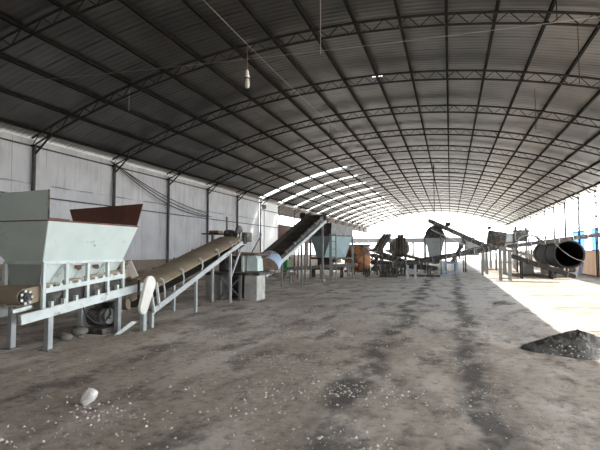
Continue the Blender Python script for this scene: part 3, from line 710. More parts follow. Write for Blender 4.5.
conveyor('belt_conveyor', 'dusty floor-level conveyor in front of the grey-teal hopper legs', (-9.3, 22.1, .34), (-7.35, 22.3, .42), .5, RUST, GSTEEL, (.1, .9), idlers=3, r=.08)
# green cabinet and things behind
gc = thing('electrical_cabinet', 'bright green cabinet standing behind the dark conveyor', 'cabinet', (-8.95, 25.2, 0))
MB().box(-9.12, -8.72, 25.0, 25.5, .35, 1.05).build('body', GREEN, gc, bevel=.01)
MB().plate([(-9.1, 24.99, .38), (-8.74, 24.99, .38), (-8.74, 24.99, 1.02), (-9.1, 24.99, 1.02)], .015).build('door', GREEN, gc)
for x in (-9.08, -8.76): MB().box(x - .025, x + .025, 25.05, 25.45, 0, .35).build('leg', DSTEEL, gc)
# ------------------------------------------------------------------ orange drum
dr = thing('mixing_drum', 'round rusty orange drum with dark hoops on a low stand', 'drum', (-5.26, 27.7, 0))
ctr = V((-5.26, 27.7, 1.06)); axd = V((.96, .28, 0)).normalized()
pr_ = [(-.78 * math.cos(math.pi * k / 16), .79 * math.sin(math.pi * k / 16) + .02) for k in range(17)]
MB().lathe(ctr, axd, pr_, 28).build('shell', ORANGE, dr, smooth=50)
for t, r_ in ((-.60, .52), (.30, .75)): MB().closed_lathe(ctr + axd * (t - .05), axd, [(0, r_ - .06), (0, r_ + .04), (.1, r_ + .04), (.1, r_ - .06)]).build('hoop', DSTEEL, dr, smooth=40)
MB().tube(ctr - axd * .9, ctr + axd * .9, .07, 10).build('axle', DSTEEL, dr)
for t in (-.52, .52):
    q = ctr + axd * t
    for dy in (-.3, .3): MB().beam((q.x, q.y + dy, 0), (q.x, q.y + dy, .5), .08, .08).build('stand_leg', DSTEEL, dr)
MB().beam((-5.95, 27.2, .36), (-4.6, 27.55, .36), .10, .12).build('stand_beam', DSTEEL, dr)
MB().beam((-5.95, 27.8, .36), (-4.6, 28.2, .36), .10, .12).build('stand_beam', DSTEEL, dr)
fn = thing('receiving_funnel', 'brown sheet-metal funnel behind the orange drum', 'funnel', (-5.6, 29.9, 0))
MB().shell([(-6.4, 29.3, 1.95), (-4.9, 29.3, 1.95), (-4.9, 30.6, 1.95), (-6.4, 30.6, 1.95)], [(-5.9, 29.7, 1.2), (-5.3, 29.7, 1.2), (-5.3, 30.2, 1.2), (-5.9, 30.2, 1.2)], .02).build('cone', RUST, fn)
MB().plate([(-5.2, 29.2, 1.85), (-4.6, 29.3, 1.45), (-4.5, 30.0, 1.45), (-5.1, 30.0, 1.9)], .02).build('grey_lid', LSTEEL, fn, 'light grey tilted lid sheet')
for x, y in ((-5.95, 29.65), (-5.25, 29.65), (-5.95, 30.25), (-5.25, 30.25)): MB().box(x - .04, x + .04, y - .04, y + .04, 0, 1.3).build('leg', DSTEEL, fn)

# ------------------------------------------------------------------ tangle of conveyors in the middle
conveyor('belt_conveyor', 'long low dark conveyor crossing the shed from the orange drum to the centre', (-4.2, 27.0, .52), (2.35, 27.0, 1.72), .55, DBELT, DSTEEL, (), idlers=9, r=.11, depth=.26)
conveyor('belt_conveyor', 'pale-railed conveyor climbing to the right edge in front of the big dark pipe', (2.95, 27.0, 1.78), (8.2, 27.0, 2.52), .5, RUST, DSTEEL, (), idlers=8, r=.10, depth=.20)
st = thing('support_trestle', 'tall double-legged steel trestle under the junction of the two long conveyors', 'trestle', (2.8, 27.2, 0))
for x, y in ((2.52, 26.75), (2.98, 26.75), (2.52, 27.35), (2.98, 27.35)): MB().box(x - .055, x + .055, y - .055, y + .055, 0, 1.62).build('leg', GSTEEL, st)
for z in (.12, .95, 1.56): MB().box(2.5, 3.0, 26.72, 26.78, z - .03, z + .03).build('rung', GSTEEL, st)
MB().box(2.45, 3.05, 26.7, 27.4, 1.58, 1.64).build('head_plate', GSTEEL, st)
sl = thing('support_stool', 'short pale H-shaped stand under the low dark conveyor', 'stand', (-2.06, 26.5, 0))
for x in (-2.28, -1.86):
    for y in (26.55, 27.2): MB().box(x - .04, x + .04, y - .04, y + .04, 0, .78).build('leg', LSTEEL, sl)
for y in (26.55, 27.2): MB().box(-2.28, -1.86, y - .03, y + .03, .40, .48).build('crossbar', LSTEEL, sl)
ca = conveyor('belt_conveyor', 'short striped conveyor leaning up to the right behind the orange drum', (-4.75, 32.2, 1.55), (-4.55, 36.2, 2.75), .46, DBELT, DSTEEL, (.15, .85), idlers=6, r=.08, depth=.2)
cb = conveyor('belt_conveyor', 'steep striped conveyor coming down in front of the dark round tank', (-3.3, 33.2, 1.25), (-3.65, 37.0, 2.7), .50, DBELT, DSTEEL, (.15, .85), idlers=6, r=.08, depth=.2)
conveyor('belt_conveyor', 'dark slanting conveyor from the orange drum down to the heap of beams', (-2.3, 30.4, .75), (-5.0, 31.0, 1.62), .5, DBELT, DSTEEL, (.3, .8), idlers=5, r=.08, depth=.16)
conveyor('belt_conveyor', 'dusty slanting conveyor behind the low dark one near the centre', (-.9, 33.6, .7), (-4.4, 34.8, 1.55), .5, RUST, GSTEEL, (.2, .8), idlers=5, r=.08, depth=.16)
for cv, ta_, hd__ in ((ca, V((-4.75, 32.2, 1.67)), V((-4.55, 36.2, 2.87))), (cb, V((-3.3, 33.2, 1.37)), V((-3.65, 37.0, 2.82)))):
    for dx in (-.2, 0, .2): MB().beam(ta_ + V((dx, 0, 0)), hd__ + V((dx, 0, 0)), .05, .05).build('belt_slat', RUST, cv)
conveyor('belt_conveyor', 'dark floor-level conveyor between the orange drum and the hooded hopper', (-.9, 31.2, .42), (-5.0, 31.9, .78), .6, DBELT, DSTEEL, (.1, .5, .9), idlers=5, r=.1, depth=.3)
conveyor('belt_conveyor', 'rusty conveyor lying low behind the crossed bracing frame', (-2.0, 35.5, .6), (-5.6, 35.0, 1.2), .6, RUST, DSTEEL, (.1, .5, .9), idlers=5, r=.1, depth=.3)
gx = thing('gear_case', 'dark gear case on a skid behind the low conveyor near the orange drum', 'machine', (-3.6, 28.3, 0))
MB().box(-4.0, -3.0, 28.0, 28.6, 0, .14).build('skid', DSTEEL, gx); MB().box(-3.9, -3.4, 28.05, 28.55, .14, .62).build('case', DSTEEL, gx, bevel=.05)
MB().lathe((-3.35, 28.3, .36), (1, 0, 0), [(0, .16), (.05, .2), (.3, .2), (.34, .12)], 16).build('motor_body', DSTEEL, gx, smooth=40)
mg = thing('machine_base', 'dark low machine on a bench under the grey-teal hopper', 'machine', (-7.0, 26.4, 0))
MB().box(-7.8, -5.9, 26.5, 27.0, .45, .62).build('bench', DSTEEL, mg); MB().box(-7.4, -6.5, 26.55, 26.95, .62, 1.15).build('housing', DSTEEL, mg, bevel=.04)
for x in (-7.7, -6.0):
    for y in (26.56, 26.94): MB().box(x - .05, x + .05, y - .05, y + .05, 0, .45).build('leg', DSTEEL, mg)
tk = thing('round_tank', 'dark round-topped tank among the central conveyors', 'tank', (-3.98, 39.5, 0))
MB().lathe((-3.98, 38.6, 1.75), (0, 1, 0), [(0, .05), (.02, .5), (.08, .74), (.2, .78), (1.7, .78), (1.8, .6)], 26).build('shell', DSTEEL, tk, smooth=40)
for y in (38.95, 40.0):
    for x in (-4.45, -3.5): MB().box(x - .06, x + .06, y - .06, y + .06, 0, 1.4).build('leg', DSTEEL, tk)
fr = thing('bracing_frame', 'dark crossed bracing frame to the right of the orange drum', 'frame', (-4.35, 29.0, 0))
for x in (-4.75, -3.95): MB().box(x - .05, x + .05, 28.75, 28.85, 0, 1.55).build('post', DSTEEL, fr)
for p, q in (((-4.75, 28.8, .1), (-3.95, 28.8, 1.5)), ((-4.75, 28.8, 1.5), (-3.95, 28.8, .1))): MB().beam(p, q, .06, .06).build('cross_brace', DSTEEL, fr)
MB().box(-4.8, -3.9, 28.74, 28.86, 1.5, 1.6).build('head_beam', DSTEEL, fr)
for i, (p, q) in enumerate((((-3.6, 29.2, .06), (-1.2, 29.6, .06)), ((-3.2, 29.7, .05), (-.6, 29.3, .05)), ((-2.6, 29.0, .05), (-.9, 29.1, .05)))):
    tag(MB().beam(p, q, .1, .1).build('steel_beam', DSTEEL, base=p), ('dark steel beam lying on the ground behind the H-shaped stand', 'rear dark beam lying crosswise on the ground behind the H-shaped stand', 'short dark beam lying nearest the H-shaped stand')[i], 'beam')
# tall hopper with hood, centre
ct = thing('hooded_hopper', 'grey hopper with a dark rounded hood standing in the centre of the shed', 'hopper', (-1, 33.4, 0))
MB().shell([(-1.62, 33, 2.46), (-.34, 33, 2.46), (-.34, 34.4, 2.46), (-1.62, 34.4, 2.46)], [(-1.38, 33.2, 1.15), (-.62, 33.2, 1.15), (-.62, 34.1, 1.15), (-1.38, 34.1, 1.15)], .02).build('bin', LSTEEL, ct)
hpts = [(-.98 + .66 * math.cos(math.pi * k / 18), 33.0, 2.46 + .80 * math.sin(math.pi * k / 18)) for k in range(19)]
MB().poly_prism(hpts, (0, 1.4, 0)).build('hood', DSTEEL, ct, 'dark rounded hood', smooth=40)
for x in (-1.66, -.30):
    for y in (33.0, 34.4): MB().box(x - .05, x + .05, y - .05, y + .05, 0, 2.55).build('leg', GSTEEL, ct)
for z in (1.1, 2.46): MB().box(-1.7, -.26, 32.95, 33.03, z - .05, z + .05).build('frame_bar', DSTEEL, ct)
MB().box(-1.3, -.7, 33.3, 34.0, .75, 1.15).build('outlet', DSTEEL, ct)
tag(MB().tube((-1.0, 33.6, 3.27), (-1.0, 33.6, 7.5), .025, 6).build('hanger_rod', STEEL, base=(-1, 33.6, 3.3)), 'thin rod dropping from the roof to the hood of the central hopper', 'rod')
uc = conveyor('belt_conveyor', 'high conveyor sloping down right from the hood of the central hopper', (2.25, 32.4, 1.80), (-1.25, 32.4, 3.52), .55, DBELT, DSTEEL, (), idlers=6, r=.14, depth=.24, lower=True, lowmat=LSTEEL)
motor('m', '', (-.12, 32.35, 3.30), (1, 0, 0), .13, .34, root=uc)
MB().box(1.9, 2.0, 32.0, 32.1, 0, 1.9).build('leg', GSTEEL, uc); MB().box(1.9, 2.0, 32.7, 32.8, 0, 1.9).build('leg', GSTEEL, uc)
MB().box(-.62, -.55, 32.0, 32.07, 0, 2.7).build('leg', GSTEEL, uc); MB().box(-.62, -.55, 32.73, 32.8, 0, 2.7).build('leg', GSTEEL, uc)
bf = thing('blue_stand', 'low pale blue frame at the foot of the central hopper', 'frame', (0, 31.6, 0))
for x in (-.40, .38):
    for y in (31.3, 31.85): MB().box(x - .06, x + .06, y - .06, y + .06, 0, .80).build('leg', BLUEP, bf)
for z in (.22, .78): MB().box(-.46, .44, 31.27, 31.33, z - .05, z + .05).build('crossbar', BLUEP, bf); 
MB().box(-.46, .44, 31.27, 31.9, .80, .84).build('top_plate', BLUEP, bf)
h4 = thing('receiving_hopper', 'pale hopper with sloping sides behind the high conveyor', 'hopper', (1.7, 38, 0))
MB().shell([(1.05, 37.6, 2.2), (2.45, 37.6, 2.2), (2.45, 38.9, 2.2), (1.05, 38.9, 2.2)], [(1.35, 37.9, 1.15), (2.05, 37.9, 1.15), (2.05, 38.6, 1.15), (1.35, 38.6, 1.15)], .02).build('bin', LSTEEL, h4)
for x in (1.1, 2.4):
    for y in (37.65, 38.85): MB().box(x - .05, x + .05, y - .05, y + .05, 0, 2.2).build('leg', GSTEEL, h4)
conveyor('belt_conveyor', 'steep dark conveyor leaning against the pale hopper', (.15, 36.4, .75), (1.15, 36.6, 2.55), .5, DBELT, DSTEEL, (.2, .8), idlers=4, r=.08, depth=.16)
# ------------------------------------------------------------------ drum and dryer on the right
rd = thing('rotary_dryer', 'big dark open-ended pipe drum on rollers near the right wall', 'dryer', (6.5, 33, 0))
cz = 1.36
MB().closed_lathe((6.52, 30.5, cz), (-.045, 1, .0), [(0, .74), (0, .80), (5.6, .80), (5.6, .74)], 40).build('shell', SOOT, rd, smooth=40)
MB().lathe((6.27, 36.0, cz), (0, 1, 0), [(0, .78), (.03, .78)], 32).build('end_wall', SOOT, rd)
for y in (30.52, 32.6, 35.2): MB().closed_lathe((6.52 - .045 * (y - 30.5), y, cz), (-.045, 1, 0), [(0, .79), (0, .83), (.1, .83), (.1, .79)], 40).build('tyre_ring', SOOT, rd, smooth=40)
for y in (31.6, 34.6):
    MB().box(5.75, 7.1, y - .2, y + .2, 0, .28).build('saddle', CONC, rd)
    for x in (5.95, 6.9): MB().tube((x, y - .12, .42), (x, y + .12, .42), .16, 16).build('support_roller', DSTEEL, rd, smooth=40)
tag(MB().pipe([(5.72, 30.42, 2.05)] + [(5.72 + 1.58 * t, 30.40, 2.05 - 1.13 * t - .22 * math.sin(math.pi * t)) for t in (.1, .2, .3, .4, .5, .6, .7, .8, .9)] + [(7.30, 30.46, .92)], .011).build('white_rope', WIRE, base=(5.72, 30.4, 2)), 'white cord drooping across the mouth of the big dark pipe', 'cord')
sc = thing('screening_drum', 'raised grey drum with a pale section at the back right', 'drum', (4.2, 45, 0))
p0, p1, p2 = V((3.15, 45.0, 2.70)), V((4.6, 45, 2.48)), V((5.7, 45.0, 2.28)); dx_ = (p1 - p0).normalized()
MB().lathe(p0, dx_, [(0, .5), (.02, .66), (.1, .68), ((p1 - p0).length, .68)], 28).build('dark_section', DSTEEL, sc, smooth=40)
MB().lathe(p1, dx_, [(.002, .62), (.05, .66), ((p2 - p1).length - .1, .62), ((p2 - p1).length, .5)], 28).build('pale_section', LSTEEL, sc, 'pale section', smooth=40)
for t in (.1, .8): MB().closed_lathe(lerp(p0, p2, t), dx_, [(0, .66), (0, .74), (.1, .74), (.1, .66)], 32).build('tyre_ring', DSTEEL, sc, smooth=40)
for x in (3.4, 5.3):
    for y in (44.5, 45.5): MB().box(x - .07, x + .07, y - .07, y + .07, 0, 2.15).build('leg', GSTEEL, sc)
    MB().box(x - .1, x + .1, 44.4, 45.6, 1.85, 1.98).build('saddle', DSTEEL, sc)
motor('drive_motor', 'small dark motor up on the left end of the raised grey drum', (3.35, 45, 3.58), (1, 0, 0), .12, .3)
fb = thing('feed_box', 'square grey box with a dark lid raised above the far end of the dryer', 'box', (5.5, 42, 0))
MB().shell([(5.0, 41.5, 3.05), (6.05, 41.5, 3.05), (6.05, 42.5, 3.05), (5.0, 42.5, 3.05)], [(5.25, 41.7, 2.3), (5.85, 41.7, 2.3), (5.85, 42.3, 2.3), (5.25, 42.3, 2.3)], .02).build('box_body', DSTEEL, fb)
MB().box(4.95, 6.1, 41.45, 42.55, 3.05, 3.22).build('lid', DSTEEL, fb)
MB().tube((5.1, 42, 3.22), (5.1, 42, 3.5), .1, 12).build('vent_pipe', DSTEEL, fb); MB().tube((5.9, 42, 3.22), (5.9, 42, 3.42), .1, 12).build('vent_pipe', DSTEEL, fb)
for x in (5.05, 6.0):
    for y in (41.55, 42.45): MB().box(x - .05, x + .05, y - .05, y + .05, 0, 3.05).build('leg', GSTEEL, fb)
ah = thing('arched_hood', 'dark arched hood ring over the near section of the dryer line', 'hood', (5.5, 37.6, 0))
hp_ = [(5.45 + .86 * math.cos(math.pi * k / 16), 37.2, 2.0 + .72 * math.sin(math.pi * k / 16)) for k in range(17)]; hi_ = [(5.45 + .78 * math.cos(math.pi * k / 16), 37.2, 2.0 + .64 * math.sin(math.pi * k / 16)) for k in range(16, -1, -1)]
MB().poly_prism(hp_ + hi_, (0, .8, 0)).build('arch', GSTEEL, ah, smooth=40)
for x in (4.63, 6.27): MB().box(x - .05, x + .05, 37.3, 37.9, 0, 2.02).build('side_leg', DSTEEL, ah)
conveyor('belt_conveyor', 'low dark conveyor sloping down right in front of the big dark pipe', (6.35, 29.1, .18), (3.35, 29.1, 1.24), .5, SOOT, SOOT, (.35, .85), idlers=6, r=.12, depth=.22, rollmat=DSTEEL)
conveyor('belt_conveyor', 'pale dusty conveyor crossing behind the tall trestle', (6.6, 39.6, 1.0), (2.6, 39.6, 2.0), .6, LSTEEL, GSTEEL, (.2, .8), idlers=5, r=.08)
tag(MB().box(4.35, 5.1, 33.4, 34.1, 0, .78).build('concrete_block', CONC, base=(4.7, 33.7, 0), bevel=.02), 'pale concrete footing left of the big dark pipe', 'block')
tag(MB().box(5.3, 5.68, 29.7, 30.2, 0, .5).build('concrete_block', DSTEEL, base=(5.5, 29.9, 0), bevel=.02), 'dark footing block at the left foot of the pipe mouth', 'block')
wf = thing('work_frame', 'grey steel frame standing between the trestle and the raised drum', 'frame', (2.1, 32.9, 0))
for x in (2.3, 3.4):
    for y in (33.2, 34.2): MB().box(x - .06, x + .06, y - .06, y + .06, 0, 1.75).build('post', GSTEEL, wf)
for y in (33.2, 34.2): MB().box(2.25, 3.45, y - .05, y + .05, 1.70, 1.82).build('head_beam', GSTEEL, wf)
MB().box(2.25, 3.45, 33.15, 33.25, .3, .38).build('foot_bar', GSTEEL, wf)
tag(MB().pipe([(-2.9, 26.5, .03), (-2.4, 26.52, .95), (-.6, 26.52, 1.22), (1.2, 26.52, 1.70), (2.6, 26.52, 1.94), (4.6, 26.52, 2.22), (6.4, 26.52, 2.55), (8.3, 26.52, 3.0)], .025).build('black_cable', BLACK, base=(2, 26.6, 1.8)), 'black cable strung along the long conveyors across the middle of the shed', 'cable')

# beige tarpaulin closing the gap in the low wall
def tarp_mat():
    m = mat('beige_tarpaulin', (.55, .47, .40), (.64, .56, .48), .7, 0, 1.2); nt = m.node_tree; N = nt.nodes
    t = N.new('ShaderNodeBsdfTranslucent'); t.inputs['Color'].default_value = (.34, .28, .23, 1)
    x = N.new('ShaderNodeMixShader'); x.inputs['Fac'].default_value = .5
    nt.links.new(N['Principled BSDF'].outputs[0], x.inputs[1]); nt.links.new(t.outputs[0], x.inputs[2]); nt.links.new(x.outputs[0], N['Material Output'].inputs['Surface'])
    return m
tp = thing('tarpaulin', 'beige sheeting hung low along the right side below the blue sheets', 'tarpaulin', (XR + .1, 36.3, 0))
pts = [(XR + .1 + .025 * math.sin(k * .9) + .012 * math.sin(k * 2.3), 30.62 + 11.36 * k / 80, 0) for k in range(81)]
MB().poly_prism(pts + [(p[0] + .006, p[1], p[2]) for p in pts[::-1]], (0, 0, 1.58)).build('sheet', tarp_mat(), tp)
MB().box(XR + .08, XR + .13, 30.6, 42.0, 1.56, 1.60).build('top_rail', MIDSTEEL, tp)
# blue sheets above and against the right wall
for i, y in enumerate((31.0, 32.7, 35.8, 37.5)):
    m = MB(); n = 24; pts = []
    for k in range(n + 1): pts.append((XR + .10 + .018 * math.sin(k * math.pi / 2), y + 1.5 * k / n, 1.6))
    pts2 = [(p[0] + .008, p[1], p[2]) for p in pts[::-1]]
    m.poly_prism(pts + pts2, (0, 0, 1.35))
    tag(m.build('corrugated_sheet', BLUET, base=(XR, y, 1.6)), 'blue corrugated sheet standing above the beige sheeting on the right, %s from the camera' % ORD[i], 'sheet', 'blue sheets along the right side')
tag(MB().plate([(7.55, 33.3, .02), (8.2, 35.2, .02), (8.38, 35.15, .95), (7.7, 33.2, .95)], .03).build('blue_board', BLUE, base=(7.9, 34.2, 0)), 'blue board leaning against the right wall behind the pipe mouth', 'board')

# ------------------------------------------------------------------ beyond the shed
ob = thing('overhead_beam', 'long grey beam on posts crossing outside the far opening', 'beam', (-8, 86, 0))
MB().box(-40, 4.0, 85.8, 86.4, 2.85, 3.75).build('beam', GREYB, ob)
for x in (-34, -26, -18, -9.5, -6.3, 1.5): MB().box(x - .18, x + .18, 85.9, 86.3, -.02, 2.85).build('post', GREYB, ob)
sb = thing('outbuilding', 'low brick outbuilding with a red-brown roof outside the left side', 'building', (-17, 42, 0))
MB().box(-19.5, -15.6, 38.5, 47, -.02, 2.3).build('walls', BRICK_LITE, sb)
MB().poly_prism([(-15.2, 38.2, 2.3), (-19.9, 38.2, 2.3), (-17.5, 38.2, 3.3)], (0, 9.2, 0)).build('roof', REDB, sb, 'red-brown pitched roof')
MB().box(-15.62, -15.55, 40.5, 41.4, 0, 1.9).build('door', GREEN, sb, 'green door')
scn = thing('sheet_screen', 'rusty red-brown sheet screen hung on the open left side past the white wall', 'screen', (XL, 41.5, 2.2))
MB().box(XL - .14, XL - .08, 36.6, 47.0, 2.25, 3.75).build('sheet', REDB, scn)
for z in (2.3, 3.7): MB().box(XL - .08, XL - .02, 36.6, 47.0, z - .04, z + .04).build('support_rail', DSTEEL, scn)
sf = thing('brick_stack', 'stack of reddish building sheets beside the white wall end', 'stack', (-12.9, 38.4, 0))
MB().box(-13.2, -12.2, 38.0, 40.6, 2.2, 3.1).build('rusty_bin', REDB, sf)
for x in (-13.1, -12.3):
    for y in (38.1, 40.5): MB().box(x - .05, x + .05, y - .05, y + .05, 0, 2.2).build('leg', DSTEEL, sf)
sf.name = 'raised_bin'; sf['label'] = 'rusty red raised bin on legs just past the end of the white wall'; sf['category'] = 'bin'
eb = thing('meter_box', 'small black box on the post at the end of the white wall', 'box', (XL + .2, 32.7, 4.4))
MB().box(XL, XL + .24, 32.85, 33.1, 4.70, 5.0).build('case', BLACK, eb); MB().tube((XL + .13, 32.97, 0), (XL + .13, 32.97, 4.70), .03, 6).build('conduit', BLACK, eb)

# ------------------------------------------------------------------ cables, cords and the bulb
def sag(p, q, s, n=10): return [lerp(p, q, i / n) - V((0, 0, s * math.sin(math.pi * i / n))) for i in range(n + 1)]
for i, (p, q, s) in enumerate((((XL + .24, 15.9, 5.25), (XL + .24, 24.2, 3.68), .28), ((XL + .30, 15.9, 5.2), (XL + .25, 24.22, 3.50), .50), ((XL + .27, 16.0, 5.22), (XL + .36, 24.3, 3.52), .40))):
    tag(MB().pipe(sag(p, q, s), .02).build('power_cable', BLACK, base=p), 'black power cable sagging across the left wall, %s of three' % ('uppermost', 'lowest', 'middle')[i], 'cable')
tag(MB().pipe(sag((-3.6, 2.0, 5.55), (-3.6, 16.3, 5.75), .15), .0035).build('support_wire', WIRE, base=(-3.6, 9, 5.5)), 'taut pale wire running lengthwise above the hanging bulb', 'wire')
tag(MB().pipe(sag((-9.5, 8.35, 5.55), (4.6, 8.35, 5.28), .08), .004).build('support_wire', WIRE, base=(-2, 8.3, 5.4)), 'thin wire stretched sideways under the nearest roof truss', 'wire')
bb = thing('hanging_bulb', 'single unlit bulb hanging on a cord from the lengthwise wire', 'light bulb', (-3.6, 8.0, 4.6))
MB().tube((-3.6, 8, 4.99), (-3.6, 8, 5.41), .007, 6).build('cord', COPPER, bb)
MB().lathe((-3.6, 8, 4.84), (0, 0, 1), [(0, .042), (.05, .044), (.055, .03), (.09, .034), (.13, .03), (.16, .012)], 16).build('socket', WHITE, bb, smooth=40)
MB().lathe((-3.6, 8, 4.64), (0, 0, 1), [(0, .012), (.01, .034), (.05, .047), (.10, .047), (.15, .042), (.198, .034)], 16).build('bulb', BULBG, bb, smooth=40)
MB().closed_lathe((-3.6, 8, 4.825), (0, 0, 1), [(0, .02), (0, .05), (.02, .05), (.02, .02)], 16).build('collar', BLACK, bb)
for i, (x, y, z0, z1, lab) in enumerate(((-2.26, 8.35, 5.27, 7.45, 'pale cord hanging from the nearest truss near the middle of the roof'), (-9.6, 12.3, 6.0, 6.65, 'short cord hanging from the dark left part of the roof'),
                                  (2.95, 12.3, 5.5, 6.85, 'cord hanging from the second truss on the right'), (2.65, 16.3, 5.4, 6.75, 'cord hanging from the third truss on the right'),
                                  (1.7, 8.3, 5.3, 7.2, 'short cord hanging from the nearest truss at the top right'), (-5.06, 20.3, 6.1, 7.2, 'short cord with a small socket hanging from the fourth truss'))):
    tag(MB().tube((x, y, z0), (x, y, z1), .008, 6).build('hanging_wire', WIRE if i in (0, 1) else STEEL, base=(x, y, z0)), lab, 'cord')

# ------------------------------------------------------------------ ground: soil heaps, stone, gravel
def heap(name, label, c, r, h, seed, seg=40, rings=14):
    rnd = random.Random(seed); m = MB(); R = []
    ph = [rnd.uniform(0, 6.28) for _ in range(6)]
    top = m.bm.verts.new((c[0], c[1], h))
    for i in range(1, rings + 1):
        t = i / rings; row = []
        for k in range(seg):
            a = 2 * math.pi * k / seg; rr = r * t * (1 + .10 * math.sin(2 * a + ph[0]) + .06 * math.sin(5 * a + ph[1]))
            z = h * (1 - t) * (1 - .12 * math.exp(-t * 8)) + (0 if i == rings else rnd.uniform(-.018, .02) * (1 - t * .4)) - (.01 if i == rings else 0)
            row.append(m.bm.verts.new((c[0] + rr * math.cos(a), c[1] + rr * math.sin(a), max(z, -.01))))
        R.append(row)
    for k in range(seg): m.bm.faces.new((top, R[0][k], R[0][(k + 1) % seg]))
    for i in range(rings - 1):
        for k in range(seg): m.bm.faces.new((R[i][k], R[i + 1][k], R[i + 1][(k + 1) % seg], R[i][(k + 1) % seg]))
    m.bm.faces.new([v for v in R[-1]][::-1])
    return tag(m.build(name, SOIL, base=(c[0], c[1], 0), smooth=70), label, 'heap')
heap('soil_heap', 'dark conical soil heap with pale grit at the right edge of the floor', (1.93, 8.62), .77, .335, 3, 72, 26)
heap('soil_heap', 'tiny dark mound on the grey ground well behind the big soil heap', (1.5, 15.3), .34, .09, 4, 20, 6)

def rock(c, r, seed, sub=2, squash=.7, rot=0.0, ln=1.0):
    rnd = random.Random(seed); m = MB(); bmesh.ops.create_icosphere(m.bm, subdivisions=sub, radius=r)
    ax = [V((rnd.uniform(-1, 1), rnd.uniform(-1, 1), rnd.uniform(-1, 1))).normalized() for _ in range(7)]
    for v in m.bm.verts:
        n = v.co.normalized()
        for q in ax:
            dd = n.dot(q)
            if dd > .5: v.co -= q * (dd - .5) * r
        v.co = V((v.co.x * ln, v.co.y, v.co.z * squash))
        v.co.rotate(Matrix.Rotation(rot, 3, 'Y'))
    zmin = min(v.co.z for v in m.bm.verts)
    bmesh.ops.translate(m.bm, verts=m.bm.verts[:], vec=V((c[0], c[1], -zmin + c[2])))
    return m
sm = MB(); r9 = random.Random(5); Mr = Matrix.Rotation(math.radians(17.7), 3, 'Z') @ Matrix.Rotation(math.radians(-48), 3, 'Y')
for i in range(34):
    q = V((r9.gauss(0, 1), r9.gauss(0, 1), r9.gauss(0, 1))).normalized(); q = V((q.x * .11, q.y * .085, q.z * .078)) * r9.uniform(.9, 1.0)
    sm.bm.verts.new(Mr @ q)
for q in ((.075, -.02, .058), (.10, .0, -.03), (-.10, -.02, -.03), (-.085, 0, .035)): sm.bm.verts.new(Mr @ V(q))
hull = bmesh.ops.convex_hull(sm.bm, input=sm.bm.verts[:])
bmesh.ops.delete(sm.bm, geom=[v for v in sm.bm.verts if not v.link_faces], context='VERTS')
zm = min(v.co.z for v in sm.bm.verts)
bmesh.ops.translate(sm.bm, verts=sm.bm.verts[:], vec=V((-3.59, 4.06, -zm - .015)))
tag(sm.build('stone', STONE, base=(-3.54, 4.06, 0), bevel=.006), 'fist-sized white stone alone on the dirt in the left foreground', 'stone')

# sixty larger pale pebbles, each its own object
rnd = random.Random(21)
PB = [(-1.35, 5.4), (-1.15, 5.3), (-1.2, 5.5), (-1.0, 5.2), (-.9, 5.35), (-1.4, 5.15), (-3.45, 3.85), (-3.3, 3.92), (-3.15, 3.95), (-3.6, 3.82), (-2.4, 3.75), (-3.35, 3.45), (-3.2, 3.36), (-2.05, 5.0), (-1.9, 4.9), (-2.9, 5.2)]
while len(PB) < 70:
    y = rnd.uniform(3.6, 9.5); x = rnd.uniform(-.95, .4) * y * .8
    PB.append((x, y))
protos = [rock((0, 0, 0), 1.0, 40 + i, 1, .6, 0, 1.25).build('pebble', PEBBLE, base=(0, 0, 0)) for i in range(4)]
for i, (x, y) in enumerate(PB):
    o = protos[i] if i < 4 else protos[i % 4].copy()
    if i >= 4: COL.objects.link(o)
    s_ = rnd.uniform(.010, .022); o.scale = (s_, s_, s_); o.location = (x, y, -.002); o.rotation_euler = (0, 0, rnd.uniform(0, 6.28))
    tag(o, 'pale thumb-sized pebble lying loose on the dirt floor', 'pebble', 'larger pale pebbles on the dirt floor')
gv = MB()
def chip(x, y, z, s_):
    a = rnd.uniform(0, 6.28); vs = []
    for k in range(5):
        b_ = a + 6.283 * k / 5; q = s_ * rnd.uniform(.7, 1.25); vs.append(gv.bm.verts.new((x + math.cos(b_) * q, y + math.sin(b_) * q, z - .003)))
    ti = gv.bm.verts.new((x + rnd.uniform(-.3, .3) * s_, y + rnd.uniform(-.3, .3) * s_, z + s_ * rnd.uniform(.5, .9)))
    for k in range(5): gv.bm.faces.new((vs[k], vs[(k + 1) % 5], ti))
    gv.bm.faces.new(vs[::-1])
CL = [(rnd.uniform(-4.5, 2.5), rnd.uniform(3.3, 12)) for _ in range(40)] + [(-1.2, 5.35)] * 4 + [(-3.3, 3.9)] * 2 + [(-2.6, 9.5)] * 3
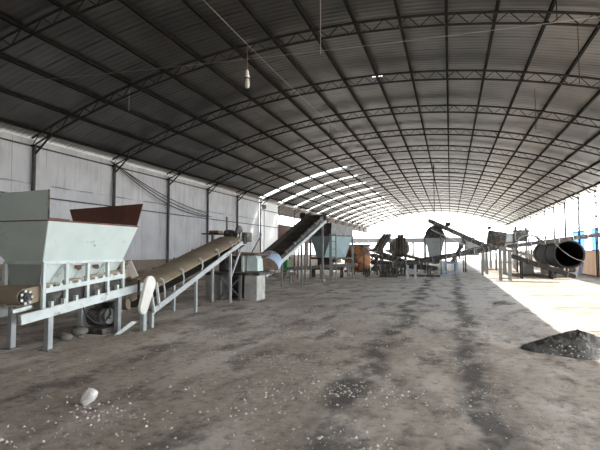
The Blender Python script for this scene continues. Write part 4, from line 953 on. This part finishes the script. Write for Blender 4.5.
for i in range(6500):
    if rnd.random() < .45:
        cx, cy = rnd.choice(CL); x, y = rnd.gauss(cx, .35), rnd.gauss(cy, .22)
    else:
        y = 3.0 + 11 * rnd.random() ** 1.4; x = rnd.uniform(-.98, .36) * (y + .8)
    if x < -5.6 or x > 3.2 or y < 2.6: continue
    if (x - 1.93) ** 2 + (y - 8.62) ** 2 < .8: continue
    chip(x, y, 0, min(.022, .004 + rnd.expovariate(1 / .0055)))
for i in range(80):
    a = rnd.uniform(3.3, 5.8); t = rnd.uniform(.6, 1.0); chip(1.93 + .77 * t * math.cos(a), 8.62 + .77 * t * math.sin(a), .335 * (1 - t), rnd.uniform(.008, .02))
o = gv.build('gravel', PEBBLE, base=(0, 0, 0)); o['kind'] = 'stuff'; o['label'] = 'fine pale gravel scattered over the dirt floor'; o['category'] = 'gravel'

# ------------------------------------------------------------------ light
wd = bpy.data.worlds.new('daylight'); S.world = wd; wd.use_nodes = True
bg = wd.node_tree.nodes['Background']; bg.inputs['Color'].default_value = (.90, .95, 1.0, 1); bg.inputs['Strength'].default_value = 1.0
sl_ = bpy.data.lights.new('sun', 'SUN'); sl_.energy = 2.2; sl_.angle = math.radians(.6); sl_.color = (1, .95, .87)
so = bpy.data.objects.new('sun', sl_); COL.objects.link(so)
el, az = math.radians(36.5), math.radians(17.7)
to_sun = V((math.cos(az) * math.cos(el), math.sin(az) * math.cos(el), math.sin(el)))
so.rotation_euler = (-to_sun).to_track_quat('-Z', 'Y').to_euler(); so.location = (30, 20, 30)

# ------------------------------------------------------------------ camera
cam = bpy.data.cameras.new('camera'); co = bpy.data.objects.new('camera', cam); COL.objects.link(co); S.camera = co
cam.sensor_width = 36; cam.lens = 470 / 600 * 36; cam.clip_end = 600
co.location = (0, 0, 1.6); co.rotation_euler = (math.radians(90 + 3.04), 0, math.radians(17.7))

S.view_settings.view_transform = 'Standard'; S.view_settings.look = 'None'; S.view_settings.gamma = 1
S.view_settings.use_curve_mapping = False; S.view_settings.exposure = 3.45
S.cycles.use_denoising = True
S.cycles.max_bounces = 10; S.cycles.diffuse_bounces = 6; S.cycles.transparent_max_bounces = 8
